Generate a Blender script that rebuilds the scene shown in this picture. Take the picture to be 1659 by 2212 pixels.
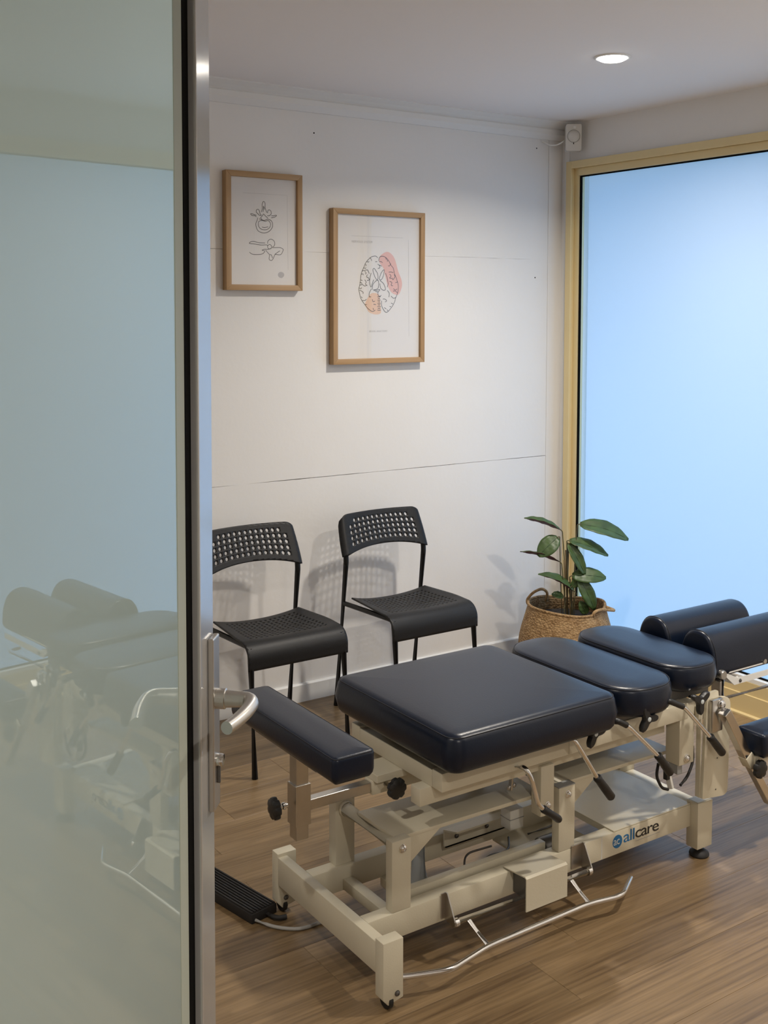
import bpy, bmesh, math, random
from mathutils import Vector, Matrix

for o in list(bpy.data.objects):
    bpy.data.objects.remove(o)
SC = bpy.context.scene
COL = SC.collection
R = math.radians

# light levels
EXPOSURE = 0.0
SKY_COL = (0.375, 0.635, 1.0, 1)
SKY_STR = 2.75
LAMP_W = 22.0                  # watts of each downlight
LAMP_COL = (1.0, 0.92, 0.81)
LAMP_SPREAD = math.radians(150)
DOOR_FILL_F, CORR_F = 0.55, 1.1
LENS_STR = 14.0
EAVE, EAVE_Z = 1.5, 2.32       # depth and height of the eave outside the window
DOOR_DIFF = (0.58, 0.645, 0.60, 1)
DOOR_TRANS = (0.70, 0.81, 0.84, 1)
DOOR_F0 = 0.068

# ------------------------------------------------------------------ camera
cam_data = bpy.data.cameras.new('camera')
cam_data.sensor_fit = 'HORIZONTAL'
cam_data.sensor_width = 36.0
cam_data.lens = 2396.07 / 1659 * 36.0
cam_data.shift_y = -(1106 - 806.23) / 1659
cam_data.clip_start = 0.02
camera = bpy.data.objects.new('camera', cam_data)
COL.objects.link(camera)
camera.matrix_world = (Matrix.Translation((0, 0, 1.58)) @ Matrix.Rotation(R(-33.955), 4, 'Z')
                       @ Matrix.Rotation(R(90 - 3.36), 4, 'X') @ Matrix.Rotation(R(0.119), 4, 'Z'))
SC.camera = camera

# ------------------------------------------------------------------ world and exposure
SC.view_settings.view_transform = 'Standard'
SC.view_settings.look = 'None'
SC.view_settings.exposure = EXPOSURE
SC.view_settings.gamma = 1.0
SC.view_settings.use_curve_mapping = False
SC.cycles.use_denoising = True
world = bpy.data.worlds.new('sky')
SC.world = world
world.use_nodes = True
wn = world.node_tree.nodes['Background']
wn.inputs[0].default_value = SKY_COL
wn.inputs[1].default_value = SKY_STR

# ------------------------------------------------------------------ materials
MATS = {}
def nodes_of(name):
    m = bpy.data.materials.new(name)
    m.use_nodes = True
    MATS[name] = m
    nt = m.node_tree
    return m, nt, nt.nodes, nt.links, nt.nodes['Principled BSDF']
def mat(name, col, rough=0.5, metal=0.0, spec=0.5, bump=0.0, bscale=80.0, vary=0.0, vscale=6.0, coat=0.0):
    m, nt, N, L, P = nodes_of(name)
    c = (col[0], col[1], col[2], 1)
    P.inputs['Base Color'].default_value = c
    P.inputs['Roughness'].default_value = rough
    P.inputs['Metallic'].default_value = metal
    P.inputs['Specular IOR Level'].default_value = spec
    P.inputs['Coat Weight'].default_value = coat
    tc = N.new('ShaderNodeTexCoord')
    if vary > 0:
        nz = N.new('ShaderNodeTexNoise'); nz.inputs['Scale'].default_value = vscale
        nz.inputs['Detail'].default_value = 4
        rp = N.new('ShaderNodeValToRGB')
        rp.color_ramp.elements[0].position = 0.3; rp.color_ramp.elements[1].position = 0.7
        rp.color_ramp.elements[0].color = (c[0]*(1-vary), c[1]*(1-vary), c[2]*(1-vary), 1)
        rp.color_ramp.elements[1].color = (min(1, c[0]*(1+vary)), min(1, c[1]*(1+vary)), min(1, c[2]*(1+vary)), 1)
        L.new(tc.outputs['Object'], nz.inputs['Vector']); L.new(nz.outputs['Fac'], rp.inputs['Fac'])
        L.new(rp.outputs['Color'], P.inputs['Base Color'])
    if bump > 0:
        nb = N.new('ShaderNodeTexNoise'); nb.inputs['Scale'].default_value = bscale
        nb.inputs['Detail'].default_value = 3
        bp = N.new('ShaderNodeBump'); bp.inputs['Strength'].default_value = bump
        bp.inputs['Distance'].default_value = 0.002
        L.new(tc.outputs['Object'], nb.inputs['Vector']); L.new(nb.outputs['Fac'], bp.inputs['Height'])
        L.new(bp.outputs['Normal'], P.inputs['Normal'])
    return m

mat('wall_paint', (0.80, 0.785, 0.765), 0.75, bump=0.25, bscale=45, vary=0.012, vscale=3)
mat('ceiling_paint', (0.84, 0.81, 0.80), 0.85, bump=0.15, bscale=60)
mat('trim_paint', (0.78, 0.775, 0.76), 0.5)
mat('joint_filler', (0.42, 0.41, 0.39), 0.9)
mat('cream_enamel', (0.62, 0.57, 0.445), 0.36, bump=0.12, bscale=260, vary=0.02, vscale=9)
mat('navy_vinyl', (0.0030, 0.0076, 0.0210), 0.31, spec=0.40, bump=0.10, bscale=230)
mat('navy_thread', (0.004, 0.006, 0.013), 0.6)
mat('chrome', (0.78, 0.77, 0.76), 0.13, metal=1.0)
mat('brushed_steel', (0.52, 0.50, 0.47), 0.28, metal=1.0, vary=0.05, vscale=30)
mat('dark_steel', (0.16, 0.155, 0.15), 0.4, metal=0.8)
mat('black_plastic', (0.012, 0.012, 0.013), 0.42)
mat('black_rubber', (0.012, 0.011, 0.011), 0.6)
mat('chair_plastic', (0.0085, 0.0085, 0.0095), 0.46, spec=0.34, bump=0.2, bscale=300)
mat('chair_steel', (0.006, 0.006, 0.0065), 0.42, spec=0.35)
mat('grey_cap', (0.30, 0.30, 0.29), 0.5)
mat('light_plastic', (0.62, 0.61, 0.57), 0.5)
mat('pale_blue_grey', (0.48, 0.52, 0.55), 0.4)
mat('knob_cap', (0.55, 0.60, 0.62), 0.3)
mat('gold_anodised', (0.74, 0.60, 0.325), 0.38, metal=0.15, vary=0.02, vscale=5)
mat('sill_white', (0.80, 0.80, 0.78), 0.4)
mat('aluminium', (0.60, 0.60, 0.60), 0.13, metal=0.45, vary=0.02, vscale=10)
mat('satin_nickel', (0.60, 0.58, 0.55), 0.36, metal=1.0)
mat('gasket_black', (0.003, 0.003, 0.003), 0.9, spec=0.1)
mat('gasket_grey', (0.16, 0.18, 0.17), 0.5)
mat('glazing_seal', (0.46, 0.50, 0.43), 0.6)
mat('paper', (0.80, 0.78, 0.77), 0.8)
mat('ink', (0.06, 0.06, 0.065), 0.8)
mat('ink_pale', (0.42, 0.41, 0.41), 0.8)
mat('ink_pink', (0.80, 0.50, 0.46), 0.8)
mat('ink_peach', (0.82, 0.58, 0.44), 0.8)
mat('ink_grey', (0.50, 0.49, 0.51), 0.8)
mat('logo_blue', (0.012, 0.14, 0.34), 0.4)
mat('logo_black', (0.012, 0.012, 0.013), 0.4)
mat('logo_white', (0.62, 0.64, 0.62), 0.4)
mat('soil', (0.035, 0.025, 0.017), 0.95, bump=1.0, bscale=60, vary=0.5, vscale=40)
mat('sensor_plastic', (0.66, 0.64, 0.60), 0.45)
mat('rope', (0.36, 0.23, 0.11), 0.9, bump=1.0, bscale=220, vary=0.35, vscale=90)
mat('leaf_green', (0.050, 0.092, 0.026), 0.40, spec=0.5, vary=0.3, vscale=25)
mat('leaf_purple', (0.075, 0.018, 0.030), 0.5, vary=0.25, vscale=25)
mat('leaf_rib', (0.035, 0.070, 0.028), 0.5)
mat('stem_green', (0.085, 0.075, 0.030), 0.6)
mat('stem_dry', (0.22, 0.15, 0.07), 0.8)
mat('cable_grey', (0.34, 0.33, 0.31), 0.5)
mat('concrete', (0.42, 0.43, 0.44), 0.9, vary=0.1, vscale=3)
mat('eave_paint', (0.50, 0.47, 0.44), 0.8)

def lens_mat():
    m, nt, N, L, P = nodes_of('lamp_lens')
    P.inputs['Base Color'].default_value = (1, 1, 1, 1)
    P.inputs['Emission Color'].default_value = (1.0, 0.93, 0.82, 1)
    P.inputs['Emission Strength'].default_value = LENS_STR
lens_mat()

def oak_mat(name, c1, c2, axis):
    m, nt, N, L, P = nodes_of(name)
    tc = N.new('ShaderNodeTexCoord'); mp = N.new('ShaderNodeMapping')
    s = [90, 90, 90]; s[axis] = 4
    mp.inputs['Scale'].default_value = s
    nz = N.new('ShaderNodeTexNoise'); nz.inputs['Scale'].default_value = 1.0; nz.inputs['Detail'].default_value = 5
    rp = N.new('ShaderNodeValToRGB')
    rp.color_ramp.elements[0].position = 0.3; rp.color_ramp.elements[0].color = (*c1, 1)
    rp.color_ramp.elements[1].position = 0.7; rp.color_ramp.elements[1].color = (*c2, 1)
    L.new(tc.outputs['Object'], mp.inputs['Vector']); L.new(mp.outputs['Vector'], nz.inputs['Vector'])
    L.new(nz.outputs['Fac'], rp.inputs['Fac']); L.new(rp.outputs['Color'], P.inputs['Base Color'])
    P.inputs['Roughness'].default_value = 0.5
oak_mat('oak_upright', (0.36, 0.215, 0.095), (0.45, 0.28, 0.135), 2)
oak_mat('oak_cross', (0.36, 0.215, 0.095), (0.45, 0.28, 0.135), 0)

def plank_mat():
    m, nt, N, L, P = nodes_of('vinyl_plank')
    tc = N.new('ShaderNodeTexCoord'); oi = N.new('ShaderNodeObjectInfo')
    mul = N.new('ShaderNodeMath'); mul.operation = 'MULTIPLY'; mul.inputs[1].default_value = 40.0
    cmb = N.new('ShaderNodeCombineXYZ')
    add = N.new('ShaderNodeVectorMath'); add.operation = 'ADD'
    L.new(oi.outputs['Random'], mul.inputs[0])
    for k in range(3): L.new(mul.outputs[0], cmb.inputs[k])
    L.new(tc.outputs['Object'], add.inputs[0]); L.new(cmb.outputs[0], add.inputs[1])
    # broad cathedral figure
    mp1 = N.new('ShaderNodeMapping'); mp1.inputs['Scale'].default_value = (1.6, 9.0, 1.0)
    n1 = N.new('ShaderNodeTexNoise'); n1.inputs['Scale'].default_value = 1.3; n1.inputs['Detail'].default_value = 3; n1.inputs['Distortion'].default_value = 0.6
    wv = N.new('ShaderNodeMath'); wv.operation = 'MULTIPLY'; wv.inputs[1].default_value = 34.0
    sn = N.new('ShaderNodeMath'); sn.operation = 'SINE'
    L.new(add.outputs[0], mp1.inputs['Vector']); L.new(mp1.outputs[0], n1.inputs['Vector'])
    L.new(n1.outputs['Fac'], wv.inputs[0]); L.new(wv.outputs[0], sn.inputs[0])
    # fine grain
    mp2 = N.new('ShaderNodeMapping'); mp2.inputs['Scale'].default_value = (3.0, 120.0, 1.0)
    n2 = N.new('ShaderNodeTexNoise'); n2.inputs['Scale'].default_value = 1.0; n2.inputs['Detail'].default_value = 4
    L.new(add.outputs[0], mp2.inputs['Vector']); L.new(mp2.outputs[0], n2.inputs['Vector'])
    mp3 = N.new('ShaderNodeMapping'); mp3.inputs['Scale'].default_value = (1.2, 14.0, 1.0)
    n3 = N.new('ShaderNodeTexNoise'); n3.inputs['Scale'].default_value = 1.0; n3.inputs['Detail'].default_value = 4
    L.new(add.outputs[0], mp3.inputs['Vector']); L.new(mp3.outputs[0], n3.inputs['Vector'])
    s1 = N.new('ShaderNodeMath'); s1.operation = 'MULTIPLY_ADD'; s1.inputs[1].default_value = 0.045
    L.new(sn.outputs[0], s1.inputs[0]); L.new(n2.outputs['Fac'], s1.inputs[2])
    s2 = N.new('ShaderNodeMath'); s2.operation = 'MULTIPLY_ADD'; s2.inputs[1].default_value = 0.9
    L.new(n3.outputs['Fac'], s2.inputs[0]); L.new(s1.outputs[0], s2.inputs[2])
    s3 = N.new('ShaderNodeMath'); s3.operation = 'MULTIPLY_ADD'; s3.inputs[1].default_value = 0.14
    L.new(oi.outputs['Random'], s3.inputs[0]); L.new(s2.outputs[0], s3.inputs[2])
    rp = N.new('ShaderNodeValToRGB')
    e = rp.color_ramp.elements
    e[0].position = 0.66; e[0].color = (0.112, 0.068, 0.032, 1)
    e[1].position = 1.26; e[1].color = (0.335, 0.215, 0.115, 1)
    e2 = e.new(0.95); e2.color = (0.225, 0.140, 0.072, 1)
    sc = N.new('ShaderNodeMapRange'); sc.inputs['From Min'].default_value = 0.5; sc.inputs['From Max'].default_value = 1.5
    e[0].position = 0.16; e[1].position = 0.5; e[2].position = 0.84
    e[1].color = (0.208, 0.136, 0.067, 1); e[2].color = (0.295, 0.197, 0.102, 1)
    L.new(s3.outputs[0], sc.inputs['Value']); L.new(sc.outputs[0], rp.inputs['Fac'])
    L.new(rp.outputs['Color'], P.inputs['Base Color'])
    P.inputs['Roughness'].default_value = 0.38
    P.inputs['Specular IOR Level'].default_value = 0.55
    bp = N.new('ShaderNodeBump'); bp.inputs['Strength'].default_value = 0.12; bp.inputs['Distance'].default_value = 0.001
    L.new(n2.outputs['Fac'], bp.inputs['Height']); L.new(bp.outputs[0], P.inputs['Normal'])
plank_mat()

def basket_mat():
    m, nt, N, L, P = nodes_of('seagrass_weave')
    tc = N.new('ShaderNodeTexCoord')
    mp = N.new('ShaderNodeMapping'); mp.inputs['Scale'].default_value = (1, 1, 1.3)
    vo = N.new('ShaderNodeTexVoronoi'); vo.inputs['Scale'].default_value = 105
    L.new(tc.outputs['Object'], mp.inputs['Vector']); L.new(mp.outputs[0], vo.inputs['Vector'])
    nz = N.new('ShaderNodeTexNoise'); nz.inputs['Scale'].default_value = 34; nz.inputs['Detail'].default_value = 3
    L.new(tc.outputs['Object'], nz.inputs['Vector'])
    rp = N.new('ShaderNodeValToRGB')
    rp.color_ramp.elements[0].position = 0.3; rp.color_ramp.elements[0].color = (0.30, 0.175, 0.072, 1)
    rp.color_ramp.elements[1].position = 0.7; rp.color_ramp.elements[1].color = (0.52, 0.345, 0.17, 1)
    L.new(nz.outputs['Fac'], rp.inputs['Fac'])
    mx = N.new('ShaderNodeMixRGB'); mx.blend_type = 'MULTIPLY'; mx.inputs['Fac'].default_value = 0.55
    rp2 = N.new('ShaderNodeValToRGB')
    rp2.color_ramp.elements[0].position = 0.0; rp2.color_ramp.elements[0].color = (1, 1, 1, 1)
    rp2.color_ramp.elements[1].position = 0.75; rp2.color_ramp.elements[1].color = (0.35, 0.30, 0.25, 1)
    L.new(vo.outputs['Distance'], rp2.inputs['Fac'])
    L.new(rp.outputs[0], mx.inputs[1]); L.new(rp2.outputs[0], mx.inputs[2])
    L.new(mx.outputs[0], P.inputs['Base Color'])
    bp = N.new('ShaderNodeBump'); bp.inputs['Strength'].default_value = 0.9; bp.inputs['Distance'].default_value = 0.004; bp.invert = True
    L.new(vo.outputs['Distance'], bp.inputs['Height']); L.new(bp.outputs[0], P.inputs['Normal'])
    P.inputs['Roughness'].default_value = 0.85
basket_mat()

def schlick(N, L, f0):
    # reflectance of a glass face, the same from either side
    lw = N.new('ShaderNodeLayerWeight'); lw.inputs['Blend'].default_value = 0.5
    pw = N.new('ShaderNodeMath'); pw.operation = 'POWER'; pw.inputs[1].default_value = 5.0
    ma = N.new('ShaderNodeMath'); ma.operation = 'MULTIPLY_ADD'; ma.inputs[1].default_value = 1 - f0; ma.inputs[2].default_value = f0
    L.new(lw.outputs['Facing'], pw.inputs[0]); L.new(pw.outputs[0], ma.inputs[0])
    return ma
def film_mat():
    # frosted window film: light from outside is scattered through it
    m, nt, N, L, P = nodes_of('frosted_film')
    out = N['Material Output']
    N.remove(P)
    tr = N.new('ShaderNodeBsdfTranslucent'); tr.inputs['Color'].default_value = (0.86, 0.93, 0.99, 1)
    df = N.new('ShaderNodeBsdfDiffuse'); df.inputs['Color'].default_value = (0.75, 0.80, 0.84, 1)
    mx = N.new('ShaderNodeMixShader'); mx.inputs[0].default_value = 0.34
    L.new(tr.outputs[0], mx.inputs[1]); L.new(df.outputs[0], mx.inputs[2]); L.new(mx.outputs[0], out.inputs['Surface'])
film_mat()

def clear_glass(name, tint=(1, 1, 1), ior=1.45):
    m, nt, N, L, P = nodes_of(name)
    out = N['Material Output']; N.remove(P)
    tp = N.new('ShaderNodeBsdfTransparent'); tp.inputs['Color'].default_value = (*tint, 1)
    gl = N.new('ShaderNodeBsdfGlossy'); gl.inputs['Roughness'].default_value = 0.02
    fr = schlick(N, L, ((ior-1)/(ior+1))**2)
    mx = N.new('ShaderNodeMixShader')
    L.new(fr.outputs[0], mx.inputs[0]); L.new(tp.outputs[0], mx.inputs[1]); L.new(gl.outputs[0], mx.inputs[2])
    L.new(mx.outputs[0], out.inputs['Surface'])
clear_glass('picture_glass', (0.985, 0.985, 0.985), 1.5)
clear_glass('window_glass', (0.93, 0.96, 0.97), 1.45)

def frosted_door():
    m, nt, N, L, P = nodes_of('frosted_door_glass')
    out = N['Material Output']; N.remove(P)
    df = N.new('ShaderNodeBsdfDiffuse'); df.inputs['Color'].default_value = DOOR_DIFF
    tr = N.new('ShaderNodeBsdfTranslucent'); tr.inputs['Color'].default_value = DOOR_TRANS
    m1 = N.new('ShaderNodeMixShader'); m1.inputs[0].default_value = 0.50
    gl = N.new('ShaderNodeBsdfGlossy'); gl.inputs['Roughness'].default_value = 0.004
    gl.inputs['Color'].default_value = (0.95, 1.0, 0.98, 1)
    fr = schlick(N, L, DOOR_F0)
    mx = N.new('ShaderNodeMixShader')
    L.new(df.outputs[0], m1.inputs[1]); L.new(tr.outputs[0], m1.inputs[2])
    L.new(fr.outputs[0], mx.inputs[0]); L.new(m1.outputs[0], mx.inputs[1]); L.new(gl.outputs[0], mx.inputs[2])
    L.new(mx.outputs[0], out.inputs['Surface'])
frosted_door()

# ------------------------------------------------------------------ mesh helpers
def origin_of(p):
    v = Vector((0, 0, 0))
    while p is not None:
        v += p.location; p = p.parent
    return v
def obj(name, bm, material, parent=None, smooth=None, loc=None):
    """link a bmesh given in world coordinates as one mesh object"""
    off = origin_of(parent)
    if loc is not None: off = off + Vector(loc) if parent is None else Vector(loc)
    me = bpy.data.meshes.new(name)
    if off.length > 0: bmesh.ops.translate(bm, vec=-off, verts=bm.verts)
    bmesh.ops.recalc_face_normals(bm, faces=bm.faces)
    bm.to_mesh(me); bm.free()
    ob = bpy.data.objects.new(name, me)
    COL.objects.link(ob)
    if parent is not None: ob.parent = parent
    if loc is not None: ob.location = off - origin_of(parent)
    if material is not None:
        for mm in (material if isinstance(material, (list, tuple)) else [material]): me.materials.append(MATS[mm])
    if smooth is not None:
        me.shade_smooth()
        if smooth < 180: me.set_sharp_from_angle(angle=R(smooth))
    return ob
def tag(o, label, cat, group=None):
    o['label'] = label; o['category'] = cat
    if group: o['group'] = group
    return o
def thing(name, label, cat, loc=(0, 0, 0), group=None):
    o = bpy.data.objects.new(name, None); COL.objects.link(o); o.location = loc
    o.empty_display_size = 0.1
    return tag(o, label, cat, group)
def struct(o):
    o['kind'] = 'structure'; return o

def add_box(bm, x0, x1, y0, y1, z0, z1, bev=0.0, seg=2):
    vs = [bm.verts.new(p) for p in ((x0,y0,z0),(x1,y0,z0),(x1,y1,z0),(x0,y1,z0),(x0,y0,z1),(x1,y0,z1),(x1,y1,z1),(x0,y1,z1))]
    fs = [bm.faces.new([vs[i] for i in f]) for f in ((0,3,2,1),(4,5,6,7),(0,1,5,4),(1,2,6,5),(2,3,7,6),(3,0,4,7))]
    if bev > 0:
        es = list({e for f in fs for e in f.edges})
        bmesh.ops.bevel(bm, geom=es, offset=bev, segments=seg, profile=0.5, affect='EDGES')
    return bm
def box(x0, x1, y0, y1, z0, z1, bev=0.002, seg=2):
    return add_box(bmesh.new(), x0, x1, y0, y1, z0, z1, bev, seg)
def frame_axes(d):
    d = d.normalized()
    up = Vector((0, 0, 1)) if abs(d.z) < 0.95 else Vector((1, 0, 0))
    a = d.cross(up).normalized(); b = a.cross(d).normalized()
    return a, b
def round_path(pts, rad, n=5):
    pts = [Vector(p) for p in pts]
    if rad <= 0 or len(pts) < 3: return pts
    out = [pts[0]]
    for i in range(1, len(pts) - 1):
        p, a, b = pts[i], pts[i-1], pts[i+1]
        da, db = (a - p), (b - p)
        r = min(rad, da.length * 0.45, db.length * 0.45)
        s, e = p + da.normalized() * r, p + db.normalized() * r
        for k in range(n + 1):
            t = k / n
            out.append(s * (1-t)**2 + p * 2*t*(1-t) + e * t*t)
    out.append(pts[-1]); return out
def add_tube(bm, pts, r, n=12, rad=0.0, caps=True, radii=None):
    pts = round_path(pts, rad)
    rings = []
    a = None
    for i, p in enumerate(pts):
        d = (pts[min(i+1, len(pts)-1)] - pts[max(i-1, 0)]).normalized()
        if a is None: a, b = frame_axes(d)
        else:
            a = (a - d * a.dot(d)).normalized(); b = d.cross(a).normalized()
        rr = radii[i] if radii else r
        rings.append([bm.verts.new(p + (a * math.cos(2*math.pi*k/n) + b * math.sin(2*math.pi*k/n)) * rr) for k in range(n)])
    for i in range(len(rings) - 1):
        for k in range(n):
            bm.faces.new((rings[i][k], rings[i][(k+1) % n], rings[i+1][(k+1) % n], rings[i+1][k]))
    if caps:
        bm.faces.new(rings[0][::-1]); bm.faces.new(rings[-1])
    return bm
def tube(pts, r, n=12, rad=0.0, radii=None):
    return add_tube(bmesh.new(), pts, r, n, rad, True, radii)
def add_prism(bm, poly, axis, a0, a1, bev=0.0):
    """polygon in the plane across the axis, extruded from a0 to a1"""
    def P(u, v, w):
        return {'X': (w, u, v), 'Y': (u, w, v), 'Z': (u, v, w)}[axis]
    A = [bm.verts.new(P(u, v, a0)) for u, v in poly]; B = [bm.verts.new(P(u, v, a1)) for u, v in poly]
    fs = [bm.faces.new(A[::-1]), bm.faces.new(B)]
    n = len(poly)
    for i in range(n): fs.append(bm.faces.new((A[i], A[(i+1) % n], B[(i+1) % n], B[i])))
    if bev > 0:
        es = list({e for f in fs for e in f.edges})
        bmesh.ops.bevel(bm, geom=es, offset=bev, segments=2, profile=0.5, affect='EDGES')
    return bm
def prism(poly, axis, a0, a1, bev=0.0):
    return add_prism(bmesh.new(), poly, axis, a0, a1, bev)
def add_lathe(bm, prof, c, axis='Z', n=24):
    """profile of (radius, height) turned about an axis through c"""
    c = Vector(c)
    if isinstance(axis, str):
        axis = {'X': (1,0,0), 'Y': (0,1,0), 'Z': (0,0,1), '-Y': (0,-1,0), '-X': (-1,0,0), '-Z': (0,0,-1)}[axis]
    ax = Vector(axis).normalized()
    a, b = frame_axes(ax)
    rings = []
    for r, h in prof:
        if r < 1e-6: rings.append([bm.verts.new(c + ax * h)])
        else: rings.append([bm.verts.new(c + ax * h + (a * math.cos(2*math.pi*k/n) + b * math.sin(2*math.pi*k/n)) * r) for k in range(n)])
    for i in range(len(rings) - 1):
        p, q = rings[i], rings[i+1]
        for k in range(n):
            k2 = (k+1) % n
            if len(p) == 1 and len(q) == 1: continue
            if len(p) == 1: bm.faces.new((p[0], q[k2], q[k]))
            elif len(q) == 1: bm.faces.new((p[k], p[k2], q[0]))
            else: bm.faces.new((p[k], p[k2], q[k2], q[k]))
    return bm
def lathe(prof, c, axis='Z', n=24):
    return add_lathe(bmesh.new(), prof, c, axis, n)
def add_bar(bm, p0, p1, w, h, up=(0, 0, 1), bev=0.0):
    """rectangular bar between two points"""
    p0, p1 = Vector(p0), Vector(p1); d = (p1 - p0).normalized()
    a = d.cross(Vector(up)).normalized(); b = a.cross(d).normalized()
    vs = []
    for p in (p0, p1):
        for sa, sb in ((-1,-1),(1,-1),(1,1),(-1,1)): vs.append(bm.verts.new(p + a * sa * w/2 + b * sb * h/2))
    fs = [bm.faces.new([vs[i] for i in f]) for f in ((3,2,1,0),(4,5,6,7),(0,1,5,4),(1,2,6,5),(2,3,7,6),(3,0,4,7))]
    if bev > 0:
        es = list({e for f in fs for e in f.edges})
        bmesh.ops.bevel(bm, geom=es, offset=bev, segments=2, profile=0.5, affect='EDGES')
    return bm
def bar(p0, p1, w, h, up=(0, 0, 1), bev=0.0015):
    return add_bar(bmesh.new(), p0, p1, w, h, up, bev)
def rrect(x0, x1, y0, y1, r, n=8):
    r = max(0.0005, min(r, (x1-x0)/2 - 1e-4, (y1-y0)/2 - 1e-4))
    out = []
    for cx, cy, a0 in ((x1-r, y1-r, 0), (x0+r, y1-r, 90), (x0+r, y0+r, 180), (x1-r, y0+r, 270)):
        for k in range(n + 1):
            t = R(a0 + 90 * k / n); out.append((cx + r*math.cos(t), cy + r*math.sin(t)))
    return out
def cushion(x0, x1, y0, y1, z0, z1, r, edge=0.018, crown=0.006, bulge=0.004, n=8):
    """upholstered pad: rounded plan, slightly bulging sides, rounded top edge, crowned top"""
    bm = bmesh.new()
    prof = [(0.020, z0), (0.009, z0 + 0.004), (0.002, z0 + 0.013), (0.0, z0 + 0.022), (-bulge, (z0+z1)/2), (0.0, z1 - edge)]
    for k in range(1, 6):
        t = R(90 * k / 5); prof.append((edge*(1-math.cos(t)), z1 - edge + edge*math.sin(t)*0.97))
    half = min(x1-x0, y1-y0) / 2
    for f in (0.12, 0.26, 0.42, 0.6):
        prof.append((edge + (half-edge) * f, z1 + crown * math.sin(min(1, f/0.6) * math.pi/2)))
    rings = []
    for i, z in prof:
        rings.append([bm.verts.new((x, y, z)) for x, y in rrect(x0+i, x1-i, y0+i, y1-i, r - i, n)])
    m = len(rings[0])
    for a, b in zip(rings, rings[1:]):
        for k in range(m): bm.faces.new((a[k], a[(k+1) % m], b[(k+1) % m], b[k]))
    bm.faces.new(rings[0][::-1]); bm.faces.new(rings[-1])
    return bm
def seam(x0, x1, y0, y1, z, r, rad=0.0016, inset=0.004):
    pts = [Vector((x, y, z)) for x, y in rrect(x0+inset, x1-inset, y0+inset, y1-inset, r - inset, 8)]
    return tube(pts + [pts[0]], rad, 6)
def bolt(name, c, axis, r, parent, m='chrome'):
    return obj(name, lathe([(r*1.25, 0), (r*1.25, r*0.25), (r, r*0.3), (r*0.95, r*0.7), (r*0.6, r*0.95), (r*0.35, r), (r*0.3, r*0.75), (0, r*0.75)], c, axis, 14), m, parent, 40)
def text_mesh(name, body, size, m, parent, place, spacing=1.0, extrude=0.0002, xs=1.0):
    cu = bpy.data.curves.new(name, 'FONT')
    cu.body = body; cu.size = size; cu.extrude = extrude; cu.space_character = spacing
    t = bpy.data.objects.new(name, cu); COL.objects.link(t)
    bpy.context.view_layer.update()
    me = bpy.data.meshes.new_from_object(t.evaluated_get(bpy.context.evaluated_depsgraph_get()))
    bpy.data.objects.remove(t); bpy.data.curves.remove(cu)
    off = origin_of(parent)
    w = max(v.co.x for v in me.vertices) if len(me.vertices) else 0
    for v in me.vertices:
        v.co = Vector(place(v.co.x * xs, v.co.y, v.co.z)) - off
    o = bpy.data.objects.new(name, me); COL.objects.link(o); o.parent = parent
    me.materials.clear(); me.materials.append(MATS[m])
    return o, w * xs

# ================================================================== THE ROOM
XL, XR = -0.90, 3.56          # side walls
YF, YB = 0.70, 3.82           # front wall (with the doorway) and back wall
ZC = 2.42                     # ceiling
YC = -1.60                    # far end of the corridor behind the doorway

# floor: vinyl planks laid along X
floor = struct(obj('floor', box(XL-0.1, XR+0.1, YC-0.1, YB+0.1, -0.06, -0.006, 0), 'joint_filler'))
PW, PL = 0.178, 1.22
def plank_mesh(length):
    bm = box(0, length - 0.0006, 0, PW - 0.0006, -0.006, 0, 0.0005, 1)
    me = bpy.data.meshes.new('plank'); bmesh.ops.recalc_face_normals(bm, faces=bm.faces)
    bm.to_mesh(me); bm.free(); me.materials.append(MATS['vinyl_plank']); return me
rng = random.Random(5)
pm_cache = {}
y = YC
row = 0
while y < YB:
    x = XL - rng.uniform(0.05, 1.1)
    while x < XR:
        xa, xb = max(x, XL), min(x + PL, XR)
        if xb - xa > 0.03:
            key = round(xb - xa, 3)
            if key not in pm_cache: pm_cache[key] = plank_mesh(key)
            p = bpy.data.objects.new('plank', pm_cache[key]); COL.objects.link(p)
            p.parent = floor; p.location = (xa, y, 0)
        x += PL
    y += PW; row += 1

struct(obj('ceiling', box(XL-0.1, XR+0.1, YC-0.1, YB+0.1, ZC, ZC+0.1, 0), 'ceiling_paint'))

# back wall: three courses of sheeting with open joints at 0.9 and 1.8 m
wall_back = struct(obj('wall_back', box(XL-0.1, XR+0.1, YB+0.012, YB+0.12, 0, ZC, 0), 'joint_filler'))
def sheet(x0, x1, z0, z1, seed):
    """wall sheet with a slightly ragged lower and upper edge"""
    r = random.Random(seed); bm = bmesh.new(); n = 70
    def edge(z, amp):
        pts = []; v = 0
        for i in range(n + 1):
            v = 0.75*v + r.uniform(-amp, amp); pts.append((x0 + (x1-x0)*i/n, z + v))
        return pts
    lo = edge(z0, 0.0007 if z0 > 0.1 else 0); hi = edge(z1, 0.0007 if z1 < 2.3 else 0)
    yf, yb = YB, YB + 0.0125
    a = [bm.verts.new((x, yf, z)) for x, z in lo]; b = [bm.verts.new((x, yf, z)) for x, z in hi]
    a2 = [bm.verts.new((x, yb, z)) for x, z in lo]; b2 = [bm.verts.new((x, yb, z)) for x, z in hi]
    for i in range(n):
        bm.faces.new((a[i], a[i+1], b[i+1], b[i])); bm.faces.new((a2[i+1], a2[i], b2[i], b2[i+1]))
        bm.faces.new((a[i+1], a[i], a2[i], a2[i+1])); bm.faces.new((b[i], b[i+1], b2[i+1], b2[i]))
    bm.faces.new((a[0], b[0], b2[0], a2[0])); bm.faces.new((a[n], a2[n], b2[n], b[n]))
    return bm
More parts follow.
